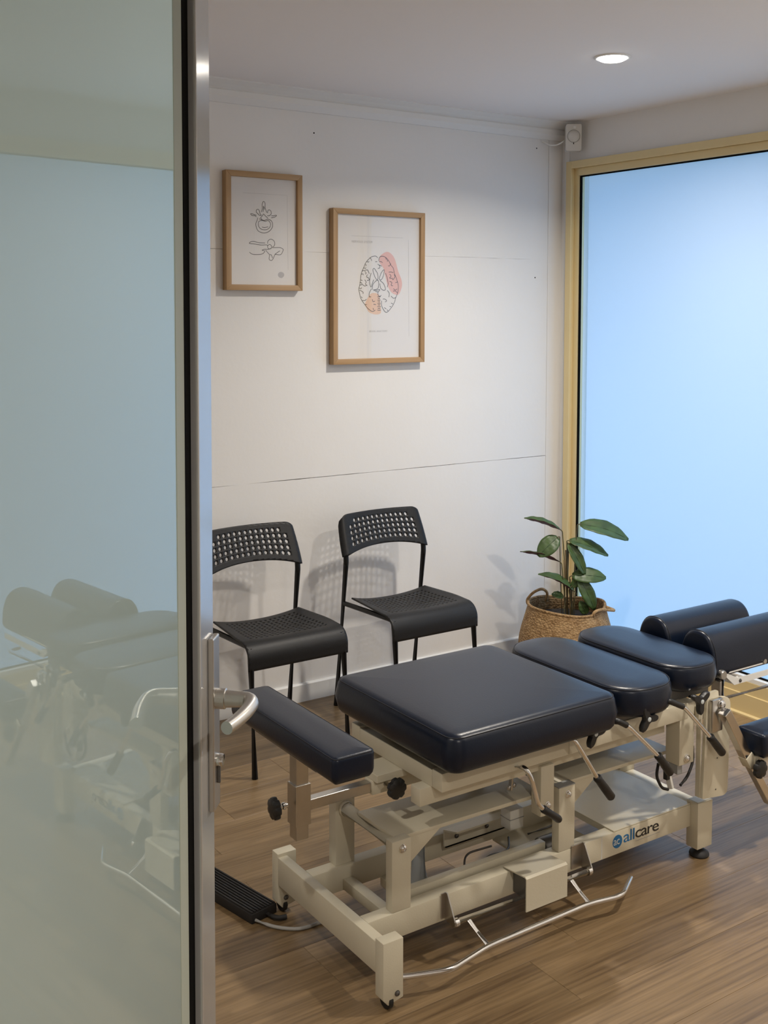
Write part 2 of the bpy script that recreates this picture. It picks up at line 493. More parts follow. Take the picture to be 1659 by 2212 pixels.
for k, (z0, z1) in enumerate(((0.0, 0.8996), (0.9014, 1.8007), (1.8017, ZC))):
    obj('panel', sheet(XL, 3.475, z0, z1, 11 + k), 'wall_paint', wall_back)
obj('panel', box(3.4765, XR, YB-0.001, YB+0.0125, 0, ZC, 0.0006, 1), 'wall_paint', wall_back)
# screw holes left in the sheeting
for sx, sz in ((2.237, 2.268), (3.402, 2.303), (3.40, 1.72)):
    obj('screw_hole', lathe([(0, 0.0004), (0.0032, 0.0004), (0.0032, 0)], (sx, YB-0.0002, sz), '-Y', 8), 'gasket_black', wall_back)

# right wall with the window opening
WY0, WY1, WZ1 = 2.06, 3.765, 2.245
wr = bmesh.new()
add_box(wr, XR, XR+0.12, WY1, YB+0.12, 0, ZC)
add_box(wr, XR, XR+0.12, WY0, WY1, WZ1, ZC)
add_box(wr, XR, XR+0.12, YC-0.1, WY0, 0, ZC)
struct(obj('wall_right', wr, 'wall_paint'))
# cover strip in the corner beside the window
struct(obj('trim_1', box(XR-0.006, XR+0.001, 3.768, 3.798, 0, 2.315, 0.002), 'trim_paint'))
tr2 = struct(obj('trim_2', box(XR-0.0075, XR-0.0055, 3.770, 3.796, 0.07, 1.945, 0.0006), 'trim_paint'))

# front wall with the doorway, left wall, corridor
DX0, DX1, DZ = 0.045, 2.35, 2.20
wf = bmesh.new()
add_box(wf, DX0-0.03, DX0, YF-0.05, YF, 0, DZ)
add_box(wf, DX1, XR, YF-0.10, YF, 0, ZC)
add_box(wf, XL, DX1, YF-0.10, YF, DZ, ZC)
struct(obj('wall_front', wf, 'wall_paint'))
struct(obj('wall_left', box(XL-0.1, XL, YC-0.1, YB+0.12, 0, ZC, 0), 'wall_paint'))
struct(obj('wall_corridor', box(XL, XR, YC-0.1, YC, 0, ZC, 0), 'wall_paint'))

# baseboard and cornice on the back wall
struct(obj('baseboard_back', prism([(YB-0.013, 0.0), (YB, 0.0), (YB, 0.074), (YB-0.008, 0.074), (YB-0.013, 0.069)], 'X', XL, XR-0.001), 'trim_paint'))
co = bmesh.new()
add_prism(co, [(YB, 2.345), (YB-0.012, 2.345), (YB-0.034, 2.366), (YB-0.034, 2.388), (YB-0.030, 2.391), (YB-0.030, 2.394),
               (YB-0.036, 2.397), (YB-0.052, 2.406), (YB-0.082, ZC-0.004), (YB-0.082, ZC), (YB, ZC)], 'X', XL, XR)
struct(obj('trim_3', co, 'trim_paint'))

# ------------------------------------------------------------------ window
win = struct(thing('window_1', 'tall gold-framed window with frosted film reaching almost to the floor', 'window', (XR, (WY0+WY1)/2, 0)))
del win['category']
xf = XR - 0.028                                  # room-side face of the frame
def frame_piece(name, a, b, bev=0.0015): return obj(name, box(*a, *b, bev), 'gold_anodised', win)
for nm, y0, y1 in (('jamb', WY1-0.034, WY1), ('jamb', WY0, WY0+0.034)):
    obj(nm, box(xf, XR+0.035, y0, y1, 0, WZ1, 0.0015), 'gold_anodised', win)
for y0, y1 in ((WY1-0.062, WY1-0.034), (WY0+0.034, WY0+0.062)):
    obj('glazing_bead', box(XR-0.006, XR+0.03, y0, y1, 0.1, WZ1-0.03, 0.0012), 'gold_anodised', win)
obj('head', box(xf, XR+0.07, WY0+0.034, WY1-0.034, WZ1-0.033, WZ1, 0.0015), 'gold_anodised', win)
obj('glazing_bead', box(XR-0.012, XR+0.06, WY0+0.062, WY1-0.062, WZ1-0.066, WZ1-0.0335, 0.0012), 'gold_anodised', win)
obj('sill', prism([(XR+0.07, 0.0), (xf-0.012, 0.0), (xf-0.012, 0.006), (xf, 0.010), (xf, 0.082), (xf+0.006, 0.0835), (xf+0.006, 0.132), (XR+0.07, 0.132)], 'Y', WY0+0.034, WY1-0.034), 'gold_anodised', win)
obj('sill_cap', box(xf+0.008, XR+0.06, WY0+0.036, WY1-0.036, 0.1322, 0.150, 0.001), 'sill_white', win)
gx = XR + 0.012
GY0, GY1, GZ0, GZ1 = WY0+0.064, WY1-0.064, 0.152, WZ1-0.068
for a in ((GY0-0.001, GY1+0.001, GZ1-0.004, GZ1+0.0015), (GY0-0.001, GY1+0.001, GZ0-0.0015, GZ0+0.004)):
    obj('gasket', box(gx-0.012, gx-0.003, *a, 0), 'gasket_black', win)
for a in ((GY1-0.006, GY1+0.0015), (GY0-0.0015, GY0+0.006)):
    obj('gasket', box(gx-0.012, gx-0.003, *a, GZ0+0.004, GZ1-0.004, 0), 'gasket_black', win)
pane = obj('pane', box(gx, gx+0.006, GY0, GY1, GZ0, GZ1, 0), 'window_glass', win)
fm = bmesh.new()
fm.faces.new([fm.verts.new(p) for p in ((gx-0.0012, GY0+0.03, GZ0), (gx-0.0012, GY1-0.046, GZ0), (gx-0.0012, GY1-0.046, GZ1), (gx-0.0012, GY0+0.03, GZ1))])
obj('frosted_film', fm, 'frosted_film', win)

# outside the window: paving and the eave of the building
struct(obj('ground_outside', box(XR+0.12, 14, -6, 12, -0.12, -0.02, 0), 'concrete'))
struct(obj('roof_eave', box(XR+0.12, XR+EAVE, -4, 9, EAVE_Z, EAVE_Z+0.1, 0), 'eave_paint'))

# ------------------------------------------------------------------ open glass door
# door leaf lies in a vertical plane: nd = room-side normal, dd = direction towards the lock edge
da = R(40.455)
nd = Vector((math.cos(da), -math.sin(da), 0)); dd = Vector((math.sin(da), math.cos(da), 0))
def dpt(s, o, z): return dd * s + nd * o + Vector((0, 0, z))
D0, D1 = 0.575, 1.415
FO, BO = -0.3887, -0.4300      # front and back face offsets
GO = -0.4005                   # glass face
door = struct(thing('door_1', 'aluminium framed door with frosted glass standing open', 'door', dpt(D0, BO, 0)))
del door['category']
def dbox(s0, s1, o0, o1, z0, z1, bev=0.0012, seg=2):
    bm = box(s0, s1, o0, o1, z0, z1, bev, seg)
    for v in bm.verts: v.co = dpt(v.co.x, v.co.y, v.co.z)
    return bm
DH = 2.18
obj('lock_stile', dbox(1.3545, D1, BO, FO, 0.012, DH, 0.0015), 'aluminium', door)
obj('edge_seal', dbox(D1, D1+0.0035, BO+0.006, FO-0.003, 0.012, DH, 0), 'gasket_grey', door)
obj('hinge_stile', dbox(D0, D0+0.06, BO, FO, 0.012, DH, 0.0015), 'aluminium', door)
obj('top_rail', dbox(D0+0.06, 1.3545, BO, FO, DH-0.06, DH, 0.0015), 'aluminium', door)
obj('bottom_rail', dbox(D0+0.06, 1.3545, BO, FO, 0.012, 0.072, 0.0015), 'aluminium', door)
obj('glass_pane', dbox(D0+0.06, 1.3545, GO-0.008, GO, 0.072, DH-0.06, 0), 'frosted_door_glass', door)
obj('gasket', dbox(1.3295, 1.3545, GO-0.0002, GO+0.0014, 0.072, DH-0.06, 0.0005), 'gasket_black', door)
obj('gasket_lip', dbox(1.2965, 1.3296, GO-0.0002, GO+0.0008, 0.072, DH-0.06, 0.0002), 'glazing_seal', door)
hnd = obj('lock_plate', dbox(1.3860, 1.4168, FO, FO+0.008, 0.918, 1.149, 0.0022, 3), 'satin_nickel', door)
def dl(prof, s, o, z, n=20):
    return lathe(prof, dpt(s, o, z), nd, n)
HZ = 1.066
obj('handle_neck', dl([(0.0135, 0), (0.0135, 0.012), (0.0115, 0.013), (0.0105, 0.03), (0.0105, 0.034)], 1.4010, FO+0.008, HZ), 'satin_nickel', hnd, 40)
lev = [dpt(1.4010, FO+0.036, HZ), dpt(1.400, FO+0.050, HZ), dpt(1.388, FO+0.0575, HZ), dpt(1.372, FO+0.0580, HZ-0.001), dpt(1.350, FO+0.0555, HZ-0.002), dpt(1.325, FO+0.050, HZ-0.003), dpt(1.308, FO+0.0455, HZ-0.003)]
lp = []
for i in range(len(lev)-1):
    for t in (0, .25, .5, .75):
        p0 = lev[max(i-1,0)]; p1 = lev[i]; p2 = lev[i+1]; p3 = lev[min(i+2,len(lev)-1)]
        lp.append(0.5*((2*p1)+(p2-p0)*t+(2*p0-5*p1+4*p2-p3)*t*t+(3*p1-p0-3*p2+p3)*t**3))
lp.append(lev[-1])
obj('lever', tube(lp, 0.0098, 16, radii=[0.0104 - 0.0022*i/len(lp) for i in range(len(lp))]), 'satin_nickel', hnd, 40)
obj('key_cylinder', dl([(0.0085, 0), (0.0085, 0.006), (0.0075, 0.0085), (0, 0.009)], 1.4012, FO+0.008, 0.983), 'chrome', hnd, 40)
obj('key_slot', dbox(1.3995, 1.4030, FO+0.008, FO+0.0125, 0.952, 0.976, 0.001), 'dark_steel', hnd)
# keep the back of the handle on the other face too
bp_ = obj('lock_plate', dbox(1.3860, 1.4168, BO-0.008, BO, 0.918, 1.149, 0.0022, 3), 'satin_nickel', door)
obj('lever', tube([dpt(1.401, BO-0.008, HZ), dpt(1.401, BO-0.05, HZ), dpt(1.30, BO-0.052, HZ)], 0.0095, 14, 0.02), 'satin_nickel', bp_, 40)
for z in (0.25, 1.1, 1.95):
    obj('hinge', lathe([(0, z-0.04), (0.008, z-0.04), (0.008, z+0.04), (0, z+0.04)], dpt(D0-0.006, BO+0.004, 0), 'Z', 12), 'aluminium', door, 40)
# door jambs of the doorway
for nm, x0, x1 in (('trim_4', DX0-0.0, DX0+0.012), ('trim_5', DX1-0.012, DX1)):
    struct(obj(nm, box(x0, x1, YF-0.06 if nm == 'trim_4' else YF-0.115, YF+0.012, 0, DZ-0.012, 0.001), 'aluminium'))
struct(obj('trim_6', box(DX0, DX1, YF-0.115, YF+0.012, DZ-0.012, DZ, 0.001), 'aluminium'))

# ------------------------------------------------------------------ ceiling downlights
def downlight(x, y, power, label, rad=0.050):
    t = thing('downlight', label, 'ceiling light', (x, y, ZC), 'recessed ceiling downlights')
    obj('trim_ring', lathe([(rad, -0.0005), (rad+0.001, -0.004), (rad+0.006, -0.0055), (rad+0.011, -0.003), (rad+0.012, 0.0)], (x, y, ZC), 'Z', 40), 'sill_white', t, 50)
    obj('lens', lathe([(0, -0.015), (rad*0.4, -0.0145), (rad*0.75, -0.012), (rad*0.95, -0.007), (rad, -0.003), (rad, -0.0005)], (x, y, ZC), 'Z', 40), 'lamp_lens', t)
    ld = bpy.data.lights.new('bulb', 'AREA'); ld.shape = 'DISK'; ld.size = 2*rad
    ld.energy = power; ld.color = LAMP_COL; ld.spread = LAMP_SPREAD
    lo = bpy.data.objects.new('bulb', ld); COL.objects.link(lo); lo.parent = t; lo.location = (0, 0, -0.018)
    return t
downlight(2.737, 2.700, LAMP_W, 'glowing round recessed downlight in the ceiling near the gold window')
downlight(2.737, 1.250, LAMP_W, 'round recessed downlight in the ceiling by the doorway wall')
downlight(0.10, 1.70, LAMP_W*DOOR_FILL_F, 'added out-of-view downlight lighting the open glass door from behind')  # added lamp, unseen: brightens the frosted door glass from behind
downlight(0.9, -0.55, LAMP_W*CORR_F, 'round recessed downlight in the corridor ceiling')

# ================================================================== TREATMENT TABLE
TB = thing('treatment_table', 'navy vinyl and cream steel chiropractic table with chrome levers on the wood floor', 'treatment table', (1.95, 2.235, 0))
CR = 'cream_enamel'
YA0, YA1 = 2.09, 2.127         # near base rail
YZ0, YZ1 = 2.345, 2.382        # far base rail

# ---- base
base = obj('base_frame', box(1.338, 1.366, 2.017, 2.477, 0.081, 0.155, 0.003), CR, TB, 40)
rail_n = obj('base_rail', box(1.366, 2.4755, YA0, YA1, 0.0905, 0.1545, 0.0025), CR, TB, 40)
rail_f = obj('base_rail', box(1.366, 2.4755, YZ0, YZ1, 0.0905, 0.1545, 0.0025), CR, TB, 40)
obj('slide_channel', box(1.49, 1.96, 2.138, 2.162, 0.140, 0.1665, 0.002), CR, base, 40)
obj('cross_bar', box(1.455, 1.485, YA1, YZ0, 0.094, 0.122, 0.002), CR, base, 40)
obj('cross_bar', box(2.482, 2.530, YA1-0.02, YZ0+0.02, 0.095, 0.150, 0.002), CR, base, 40)
# foot-end legs with castors
for yl0, yl1, sg in ((1.985, 2.018, -1), (2.476, 2.508, 1)):
    leg = obj('leg', prism([(1.338, 0.032), (1.352, 0.016), (1.393, 0.024), (1.393, 0.163), (1.338, 0.163)], 'Y', yl0, yl1, 0.002), CR, TB, 40)
    ym = (yl0 + yl1)/2
    obj('castor', lathe([(0, -0.008), (0.017, -0.008), (0.0205, -0.005), (0.0205, 0.005), (0.017, 0.008), (0, 0.008)], (1.360, ym+0.002, 0.0205), 'X', 20), 'black_rubber', leg, 40)
    bolt('castor_bolt', (1.376, yl0 if sg < 0 else yl1, 0.038), '-Y' if sg < 0 else 'Y', 0.0055, leg, 'dark_steel')
    if sg > 0: bolt('castor_bolt', (1.362, yl0, 0.042), '-Y', 0.0055, leg, 'dark_steel')
# head-end legs with levelling feet
for yl0, yl1 in ((2.063, 2.105), (2.367, 2.409)):
    leg = obj('leg', box(2.475, 2.538, yl0, yl1, 0.030, 0.166, 0.0022), CR, TB, 40)
    obj('leg_cap', box(2.479, 2.534, yl0+0.004, yl1-0.004, 0.1655, 0.1672, 0.0006), CR, leg)
    obj('levelling_foot', lathe([(0, 0), (0.027, 0.0), (0.029, 0.004), (0.027, 0.010), (0.016, 0.017), (0.009, 0.019), (0.008, 0.032)], (2.508, (yl0+yl1)/2, 0), 'Z', 24), 'black_rubber', leg, 40)
# uprights standing on the base rails
for x0, x1 in ((1.4335, 1.4885), (1.9625, 2.0195)):
    for y0, y1, near in ((YA0+0.0005, 2.1175, True), (2.3535, YZ1+0.006, False)):
        if not near: x0, x1 = x0+0.006, x1+0.008
        up = obj('upright', box(x0, x1, y0, y1, 0.1545, 0.3265, 0.002), CR, TB, 40)
        if x0 > 1.9: obj('shaded_cap', box(x0-0.0006, x1+0.0006, y0-0.0006, y1+0.0006, 0.3265, 0.3292, 0.0008), 'grey_cap', up)  # grey stands in for the shadow on the upright's top face
        bolt('bolt', ((x0+x1)/2 + 0.003, y0 if near else y1, 0.3055), '-Y' if near else 'Y', 0.0085, up)
# lifting arms: a wide plate hung on a cross tube, with a gusset at the near side
for (xa, xb, zt) in ((1.4665, 1.935, 0.3195), (1.997, 2.425, 0.3245)):
    zc = zt - 0.0175
    la = obj('lift_arm', prism([(xa-0.004, zt-0.010), (xa-0.004, zt), (xb, zt-0.004), (xb, zt-0.014)], 'Y', 2.1185, 2.286, 0.0012), CR, TB, 40)
    obj('gusset', prism([(xa-0.014, zt-0.010), (xa+0.004, zt-0.052), (xa+0.024, zt-0.084), (xa+0.130, zt-0.010)], 'Y', 2.1187, 2.125, 0.0008), CR, la, 40)
    t_ = obj('cross_tube', tube([(xa, 2.1180, zc), (xa, 2.3540, zc)], 0.0178, 28), CR, la, 50)
    obj('collar', lathe([(0.0178, 0), (0.0195, 0.0015), (0.0195, 0.0085), (0.0178, 0.010)], (xa, 2.3430, zc), 'Y', 28), CR, la, 50)
# inner cover plate, ram, motor box, wiring between the rails
cov = obj('inner_cover', prism([(2.318, 0.128), (2.330, 0.128), (2.330, 0.1735), (2.270, 0.1905), (2.270, 0.186), (2.325, 0.170), (2.325, 0.128)], 'X', 1.765, 1.975), CR, TB)
for bx in (1.806, 1.911): bolt('cover_bolt', (bx, 2.3245, 0.1485), '-Y', 0.0055, cov, 'dark_steel')
obj('ram_cylinder', tube([(1.612, 2.225, 0.088), (1.600, 2.225, 0.295)], 0.029, 24), 'pale_blue_grey', TB, 50)
rb = obj('ram_base', box(1.57, 1.66, 2.162, YZ0, 0.070, 0.094, 0.002), CR, TB)
mb = obj('motor_box', box(1.890, 1.937, 2.200, 2.240, 0.188, 0.242, 0.003), 'light_plastic', TB, 40)
obj('motor_lid', box(1.889, 1.938, 2.199, 2.241, 0.216, 0.2185, 0.0008), 'grey_cap', mb)
ln = obj('link_arm', bar((1.846, 2.14, 0.425), (1.838, 2.14, 0.336), 0.012, 0.006, (1, 0, 0)), 'brushed_steel', TB)
for k, q in enumerate((1.836, 1.852)): bolt('link_bolt', (q, 2.143, 0.342 if k == 0 else 0.345), '-Y', 0.0055, ln, 'brushed_steel')
obj('strap', tube([(1.835, 2.13, 0.428), (1.855, 2.125, 0.405), (1.895, 2.12, 0.400), (1.925, 2.12, 0.410)], 0.0035, 8, 0.02), 'black_rubber', TB, 50)
for pts in (((1.66, 2.20, 0.097), (1.75, 2.22, 0.10), (1.80, 2.28, 0.118), (1.90, 2.29, 0.108)), ((1.78, 2.20, 0.098), (1.85, 2.25, 0.112), (1.93, 2.25, 0.102), (1.97, 2.30, 0.11)),
            ((2.03, 2.17, 0.10), (2.08, 2.25, 0.115), (2.12, 2.20, 0.10), (2.17, 2.26, 0.11)), ((2.04, 2.30, 0.10), (2.10, 2.27, 0.118), (2.16, 2.30, 0.105))):
    obj('wire', tube(pts, 0.0028, 8, 0.03), 'dark_steel', TB, 50)
obj('motor', lathe([(0, 0), (0.03, 0), (0.032, 0.004), (0.032, 0.09), (0.024, 0.10), (0, 0.10)], (2.03, 2.235, 0.085), 'X', 24), 'dark_steel', TB, 45)
obj('motor_tray', box(1.95, 2.18, YA1, YZ0, 0.088, 0.0925, 0), CR, TB)
# cover plate over the head end of the base, with the maker's lettering on the rail
cp = obj('cover_plate', box(2.166, 2.4745, YA0+0.0008, YZ1, 0.1550, 0.1585, 0.001), CR, TB)
obj('plate_lip', box(2.166, 2.1685, YA0+0.0008, YZ1, 0.1405, 0.155, 0.0005), CR, cp)
RY = YA0 - 0.0004
def on_rail(x0, z0): return lambda u, v, w: (x0 + u, RY - w, z0 + v)
lg = obj('logo_disc', lathe([(0, 0.0002), (0.0185, 0.0002), (0.0185, 0)], (2.1795, YA0, 0.1262), '-Y', 32), 'logo_blue', rail_n)
RY -= 0.0001
text_mesh('logo_letters', 'ac', 0.0315, 'logo_white', lg, on_rail(2.1640, 0.1182), 0.93, 0.0003, 0.95)
o_, w_ = text_mesh('lettering', 'all', 0.046, 'logo_blue', rail_n, on_rail(2.2015, 0.1165), 0.90, 0.0003, 1.36)
o2_, w2_ = text_mesh('lettering', 'care', 0.046, 'logo_black', rail_n, on_rail(2.2015 + w_ + 0.0015, 0.1165), 0.88, 0.0003, 1.36)
obj('strapline', box(2.250, 2.347, YA0-0.0003, YA0, 0.1077, 0.1089, 0), 'grey_cap', rail_n)
obj('rail_label', box(2.118, 2.122, YA0-0.0002, YA0, 0.093, 0.153, 0), 'light_plastic', rail_n)

# ---- motor cover and foot bar on the near rail
mc = bmesh.new()
add_prism(mc, [(2.112, 0.1580), (2.028, 0.1665), (2.022, 0.1620), (2.022, 0.0785), (2.025, 0.0785), (2.025, 0.1600), (2.029, 0.1630), (2.112, 0.1555)], 'X', 1.792, 1.930)
mcv = obj('pedal_cover', mc, CR, TB, 30)
obj('switch_block', box(1.806, 1.922, 2.034, YA0, 0.098, 0.150, 0.002), 'dark_steel', mcv)
FB = obj('foot_bar', tube([(1.374, 2.028, 0.053), (1.413, 2.011, 0.050), (1.5167, 1.973, 0.050), (1.6526, 1.9993, 0.050), (1.9878, 2.003, 0.050), (2.0903, 1.983, 0.050), (2.174, 2.0335, 0.050)], 0.0068, 14, 0.025), 'chrome', TB, 50)
obj('pivot_rod', tube([(1.592, 2.056, 0.0985), (2.046, 2.056, 0.0985)], 0.0075, 14), 'chrome', FB, 50)
for xa, xb in ((1.632, 1.6526), (1.972, 1.9878)):
    obj('bar_arm', tube([(xa, 2.056, 0.0985), (xb, 2.001, 0.050)], 0.0058, 12), 'chrome', FB, 50)
for x in (1.590, 2.046):
    b_ = obj('pivot_bracket', prism([(2.0895, 0.162), (2.0895, 0.094), (2.056, 0.089), (2.048, 0.0945), (2.0485, 0.103), (2.080, 0.162)], 'X', x-0.0016, x+0.0016), 'brushed_steel', FB)
    xs = x - 0.040 if x > 1.9 else x - 0.014
    obj('bracket_plate', box(min(xs, x), max(xs, x), 2.087, 2.0897, 0.098, 0.162, 0.001), 'brushed_steel', b_)
    obj('collar', lathe([(0.0075, 0), (0.0105, 0), (0.0105, 0.011), (0.0075, 0.011)], (x - 0.012 if x > 1.9 else x + 0.0016, 2.056, 0.0985), 'X', 16), 'chrome', b_, 50)

# ---- upper frame
UZ0, UZ1 = 0.4355, 0.4815
UF = obj('upper_frame', box(1.545, 1.573, 2.085, 2.405, UZ0, UZ1-0.005, 0.002), CR, TB, 40)
for y0, y1 in ((2.045, 2.085), (2.405, 2.445)):
    ra = obj('upper_rail', box(1.545, 2.405, y0, y1, UZ0, UZ1, 0.0025), CR, TB, 40)
    if y0 < 2.2:
        obj('rail_joint', box(1.952, 1.956, y0-0.0012, y0, UZ0+0.002, UZ1-0.002, 0.0004), CR, ra)
obj('cross_member', box(2.375, 2.405, 2.085, 2.405, UZ0, UZ1, 0.002), CR, UF, 40)
obj('cross_member', box(2.06, 2.09, 2.085, 2.405, UZ0, UZ1, 0.002), CR, UF, 40)
for y0, y1 in ((2.090, 2.128), (2.362, 2.400)):
    obj('under_beam', box(1.513, 2.36, y0, y1, 0.392, UZ0, 0.002), CR, TB, 40)
for y0, y1, near in ((2.080, 2.1175, True), (2.3545, 2.392, False)):
    h1 = obj('hanger_post', box(1.889, 1.935, y0, y1, 0.273, 0.405, 0.002), CR, TB, 40)
    bolt('bolt', (1.912, y0 if near else y1, 0.300), '-Y' if near else 'Y', 0.0085, h1)
for y0, y1, near in ((2.046, 2.0965, True), (2.3755, 2.4295, False)):
    h2 = obj('hanger_post', box(2.372, 2.432, y0, y1, 0.306, UZ1-0.002, 0.002), CR, TB, 40)
    bolt('bolt', (2.402, y0 if near else y1, 0.3235), '-Y' if near else 'Y', 0.0095, h2)
    obj('end_cap', box(2.372, 2.392, y0+0.006, y1-0.006, 0.280, 0.306, 0.001), 'grey_cap', h2)
obj('seat_rail', box(1.58, 2.03, 2.13, 2.16, UZ1-0.003, 0.510, 0.001), CR, UF)
obj('seat_rail', box(1.58, 2.03, 2.33, 2.36, UZ1-0.003, 0.510, 0.001), CR, UF)
# head-end cables and plug
for pts in (((2.27, 2.03, 0.345), (2.262, 2.03, 0.31), (2.285, 2.03, 0.272), (2.31, 2.03, 0.262)), ((2.36, 2.03, 0.262), (2.40, 2.04, 0.272), (2.435, 2.05, 0.305), (2.443, 2.06, 0.345))):
    obj('cable', tube(pts, 0.0042, 8, 0.03), 'black_rubber', TB, 50)
obj('plug', bar((2.315, 2.045, 0.330), (2.322, 2.03, 0.262), 0.014, 0.014), 'light_plastic', TB)
obj('cable_clip', box(2.30, 2.314, 2.026, 2.040, 0.290, 0.318, 0.002), 'black_plastic', TB)
obj('connector', box(2.19, 2.235, 2.20, 2.225, 0.290, 0.306, 0.002), 'brushed_steel', TB)

# ---- foot rest
obj('slide_bar', box(1.2885, 1.62, 2.2325, 2.2575, 0.3865, 0.4115, 0.0015), 'brushed_steel', TB)
sl = obj('slide_sleeve', box(1.468, 1.63, 2.227, 2.263, 0.381, 0.4165, 0.0015), CR, TB, 40)
obj('sleeve_plate', box(1.47, 1.60, 2.21, 2.30, 0.4165, 0.4355, 0.001), CR, sl)
def star_knob(name, c, axis, r, parent, lobes=7, m='black_plastic', th=0.016):
    """hand knob with a scalloped rim"""
    c = Vector(c); ax = Vector(axis).normalized(); a, b = frame_axes(ax)
    bm = bmesh.new(); n = lobes * 8
    rings = []
    for rr, h in ((0.80, 0.0), (0.98, th*0.15), (1.0, th*0.5), (0.96, th*0.85), (0.78, th), (0.35, th*1.08)):
        ring = []
        for k in range(n):
            t = 2*math.pi*k/n
            sc = 1 - 0.13 * max(0, math.cos(lobes*t))**1.5 if rr > 0.5 else 1
            ring.append(bm.verts.new(c + ax*h + (a*math.cos(t) + b*math.sin(t)) * r * rr * sc))
        rings.append(ring)
    for p, q in zip(rings, rings[1:]):
        for k in range(n): bm.faces.new((p[k], p[(k+1) % n], q[(k+1) % n], q[k]))
    bm.faces.new(rings[0][::-1]); bm.faces.new(rings[-1])
    return obj(name, bm, m, parent, 35)
k_ = star_knob('clamp_knob', (1.506, 2.185, 0.4080), (0, -1, 0), 0.0265, sl)
obj('knob_stem', tube([(1.506, 2.186, 0.408), (1.506, 2.228, 0.402)], 0.006, 12), 'chrome', k_, 50)
fp = obj('foot_post', box(1.2545, 1.2875, 2.2285, 2.2615, 0.322, 0.545, 0.0012), 'brushed_steel', TB)
fs = obj('post_sleeve', box(1.2505, 1.2915, 2.2245, 2.2655, 0.357, 0.456, 0.001), 'brushed_steel', fp)
k_ = star_knob('clamp_knob', (1.213, 2.245, 0.4085), (-1, 0, 0), 0.0265, fs)
obj('knob_stem', lathe([(0.005, 0), (0.005, 0.012), (0.0085, 0.013), (0.0085, 0.020), (0.006, 0.021), (0.006, 0.026)], (1.2125, 2.245, 0.4085), 'X', 14), 'chrome', k_, 50)
obj('rest_plate', box(1.232, 1.312, 2.10, 2.40, 0.540, 0.546, 0.001), 'dark_steel', TB)

def pad(name, x0, x1, y0, y1, z0, z1, r, edge, crown, bulge):
    c = obj(name, cushion(x0, x1, y0, y1, z0, z1, r, edge, crown, bulge), 'navy_vinyl', TB, 60)
    obj('seam', seam(x0, x1, y0, y1, z1 - edge*0.32, r, 0.0013, edge*0.26), 'navy_thread', c, 60)
    return c
pad('foot_cushion', 1.218, 1.327, 1.998, 2.507, 0.5425, 0.607, 0.014, 0.010, 0.002, 0.0)
pad('pelvic_cushion', 1.516, 2.062, 1.968, 2.500, 0.503, 0.598, 0.040, 0.024, 0.002, 0.006)
pad('lumbar_cushion', 2.098, 2.330, 1.988, 2.503, 0.499, 0.582, 0.100, 0.018, 0.005, 0.003)
pad('chest_cushion', 2.338, 2.548, 2.022, 2.470, 0.512, 0.590, 0.092, 0.018, 0.005, 0.003)
obj('cushion_base', box(2.12, 2.31, 2.05, 2.44, UZ1-0.002, 0.501, 0.001), 'dark_steel', TB)
obj('cushion_base', box(2.36, 2.53, 2.08, 2.41, UZ1-0.002, 0.514, 0.001), 'dark_steel', TB)

# ---- release levers, crank and wing knobs along the near side
def lever(pts, grip, r=0.0062):
    l = obj('release_lever', tube(pts, r, 12, 0.02), 'chrome', TB, 50)
    a, b = Vector(grip[0]), Vector(grip[1]); d = (b-a).normalized(); L_ = (b-a).length
    obj('grip', lathe([(0, 0), (0.0095, 0), (0.0115, 0.003), (0.0105, L_*0.15), (0.0115, L_*0.55), (0.0115, L_-0.004), (0.0085, L_), (0, L_)], a, d, 18), 'black_plastic', l, 50)
    return l
lever([(1.905, 2.03, 0.508), (1.918, 1.992, 0.502), (1.9999, 1.990, 0.3822), (2.005, 1.990, 0.375)], ((1.9975, 1.99, 0.3860), (2.0522, 1.99, 0.3186)))
l2 = lever([(2.060, 2.035, 0.505), (2.074, 1.995, 0.514), (2.107, 1.990, 0.4965), (2.2253, 1.990, 0.3885), (2.23, 1.99, 0.383)], ((2.2220, 1.99, 0.3925), (2.2736, 1.99, 0.3296)))
l3 = lever([(2.255, 2.035, 0.520), (2.266, 1.995, 0.528), (2.322, 1.990, 0.5030), (2.4341, 1.990, 0.3938), (2.44, 1.99, 0.388)], ((2.4310, 1.99, 0.3975), (2.4864, 1.99, 0.3365)))
for l_, p in ((l2, ((2.064, 2.02, 0.507), (2.075, 1.994, 0.5145), (2.103, 1.9905, 0.4985))), (l3, ((2.258, 2.02, 0.523), (2.268, 1.994, 0.5285), (2.318, 1.9905, 0.5045)))):
    obj('lever_sleeve', tube(p, 0.0082, 12, 0.008), 'black_plastic', l_, 50)
ck = obj('crank_handle', tube([(1.775, 2.055, 0.445), (1.7745, 2.010, 0.4555), (1.7850, 2.000, 0.4300), (1.8064, 2.0, 0.3610), (1.8280, 2.0, 0.3400)], 0.0062, 12, 0.014), 'chrome', TB, 50)
a, b = Vector((1.8235, 2.0, 0.3440)), Vector((1.8800, 2.0, 0.3010)); L_ = (b-a).length
obj('grip', lathe([(0, 0), (0.0085, 0), (0.0100, 0.003), (0.0090, 0.03), (0.0100, L_-0.006), (0.008, L_), (0, L_)], a, b-a, 18), 'black_plastic', ck, 50)
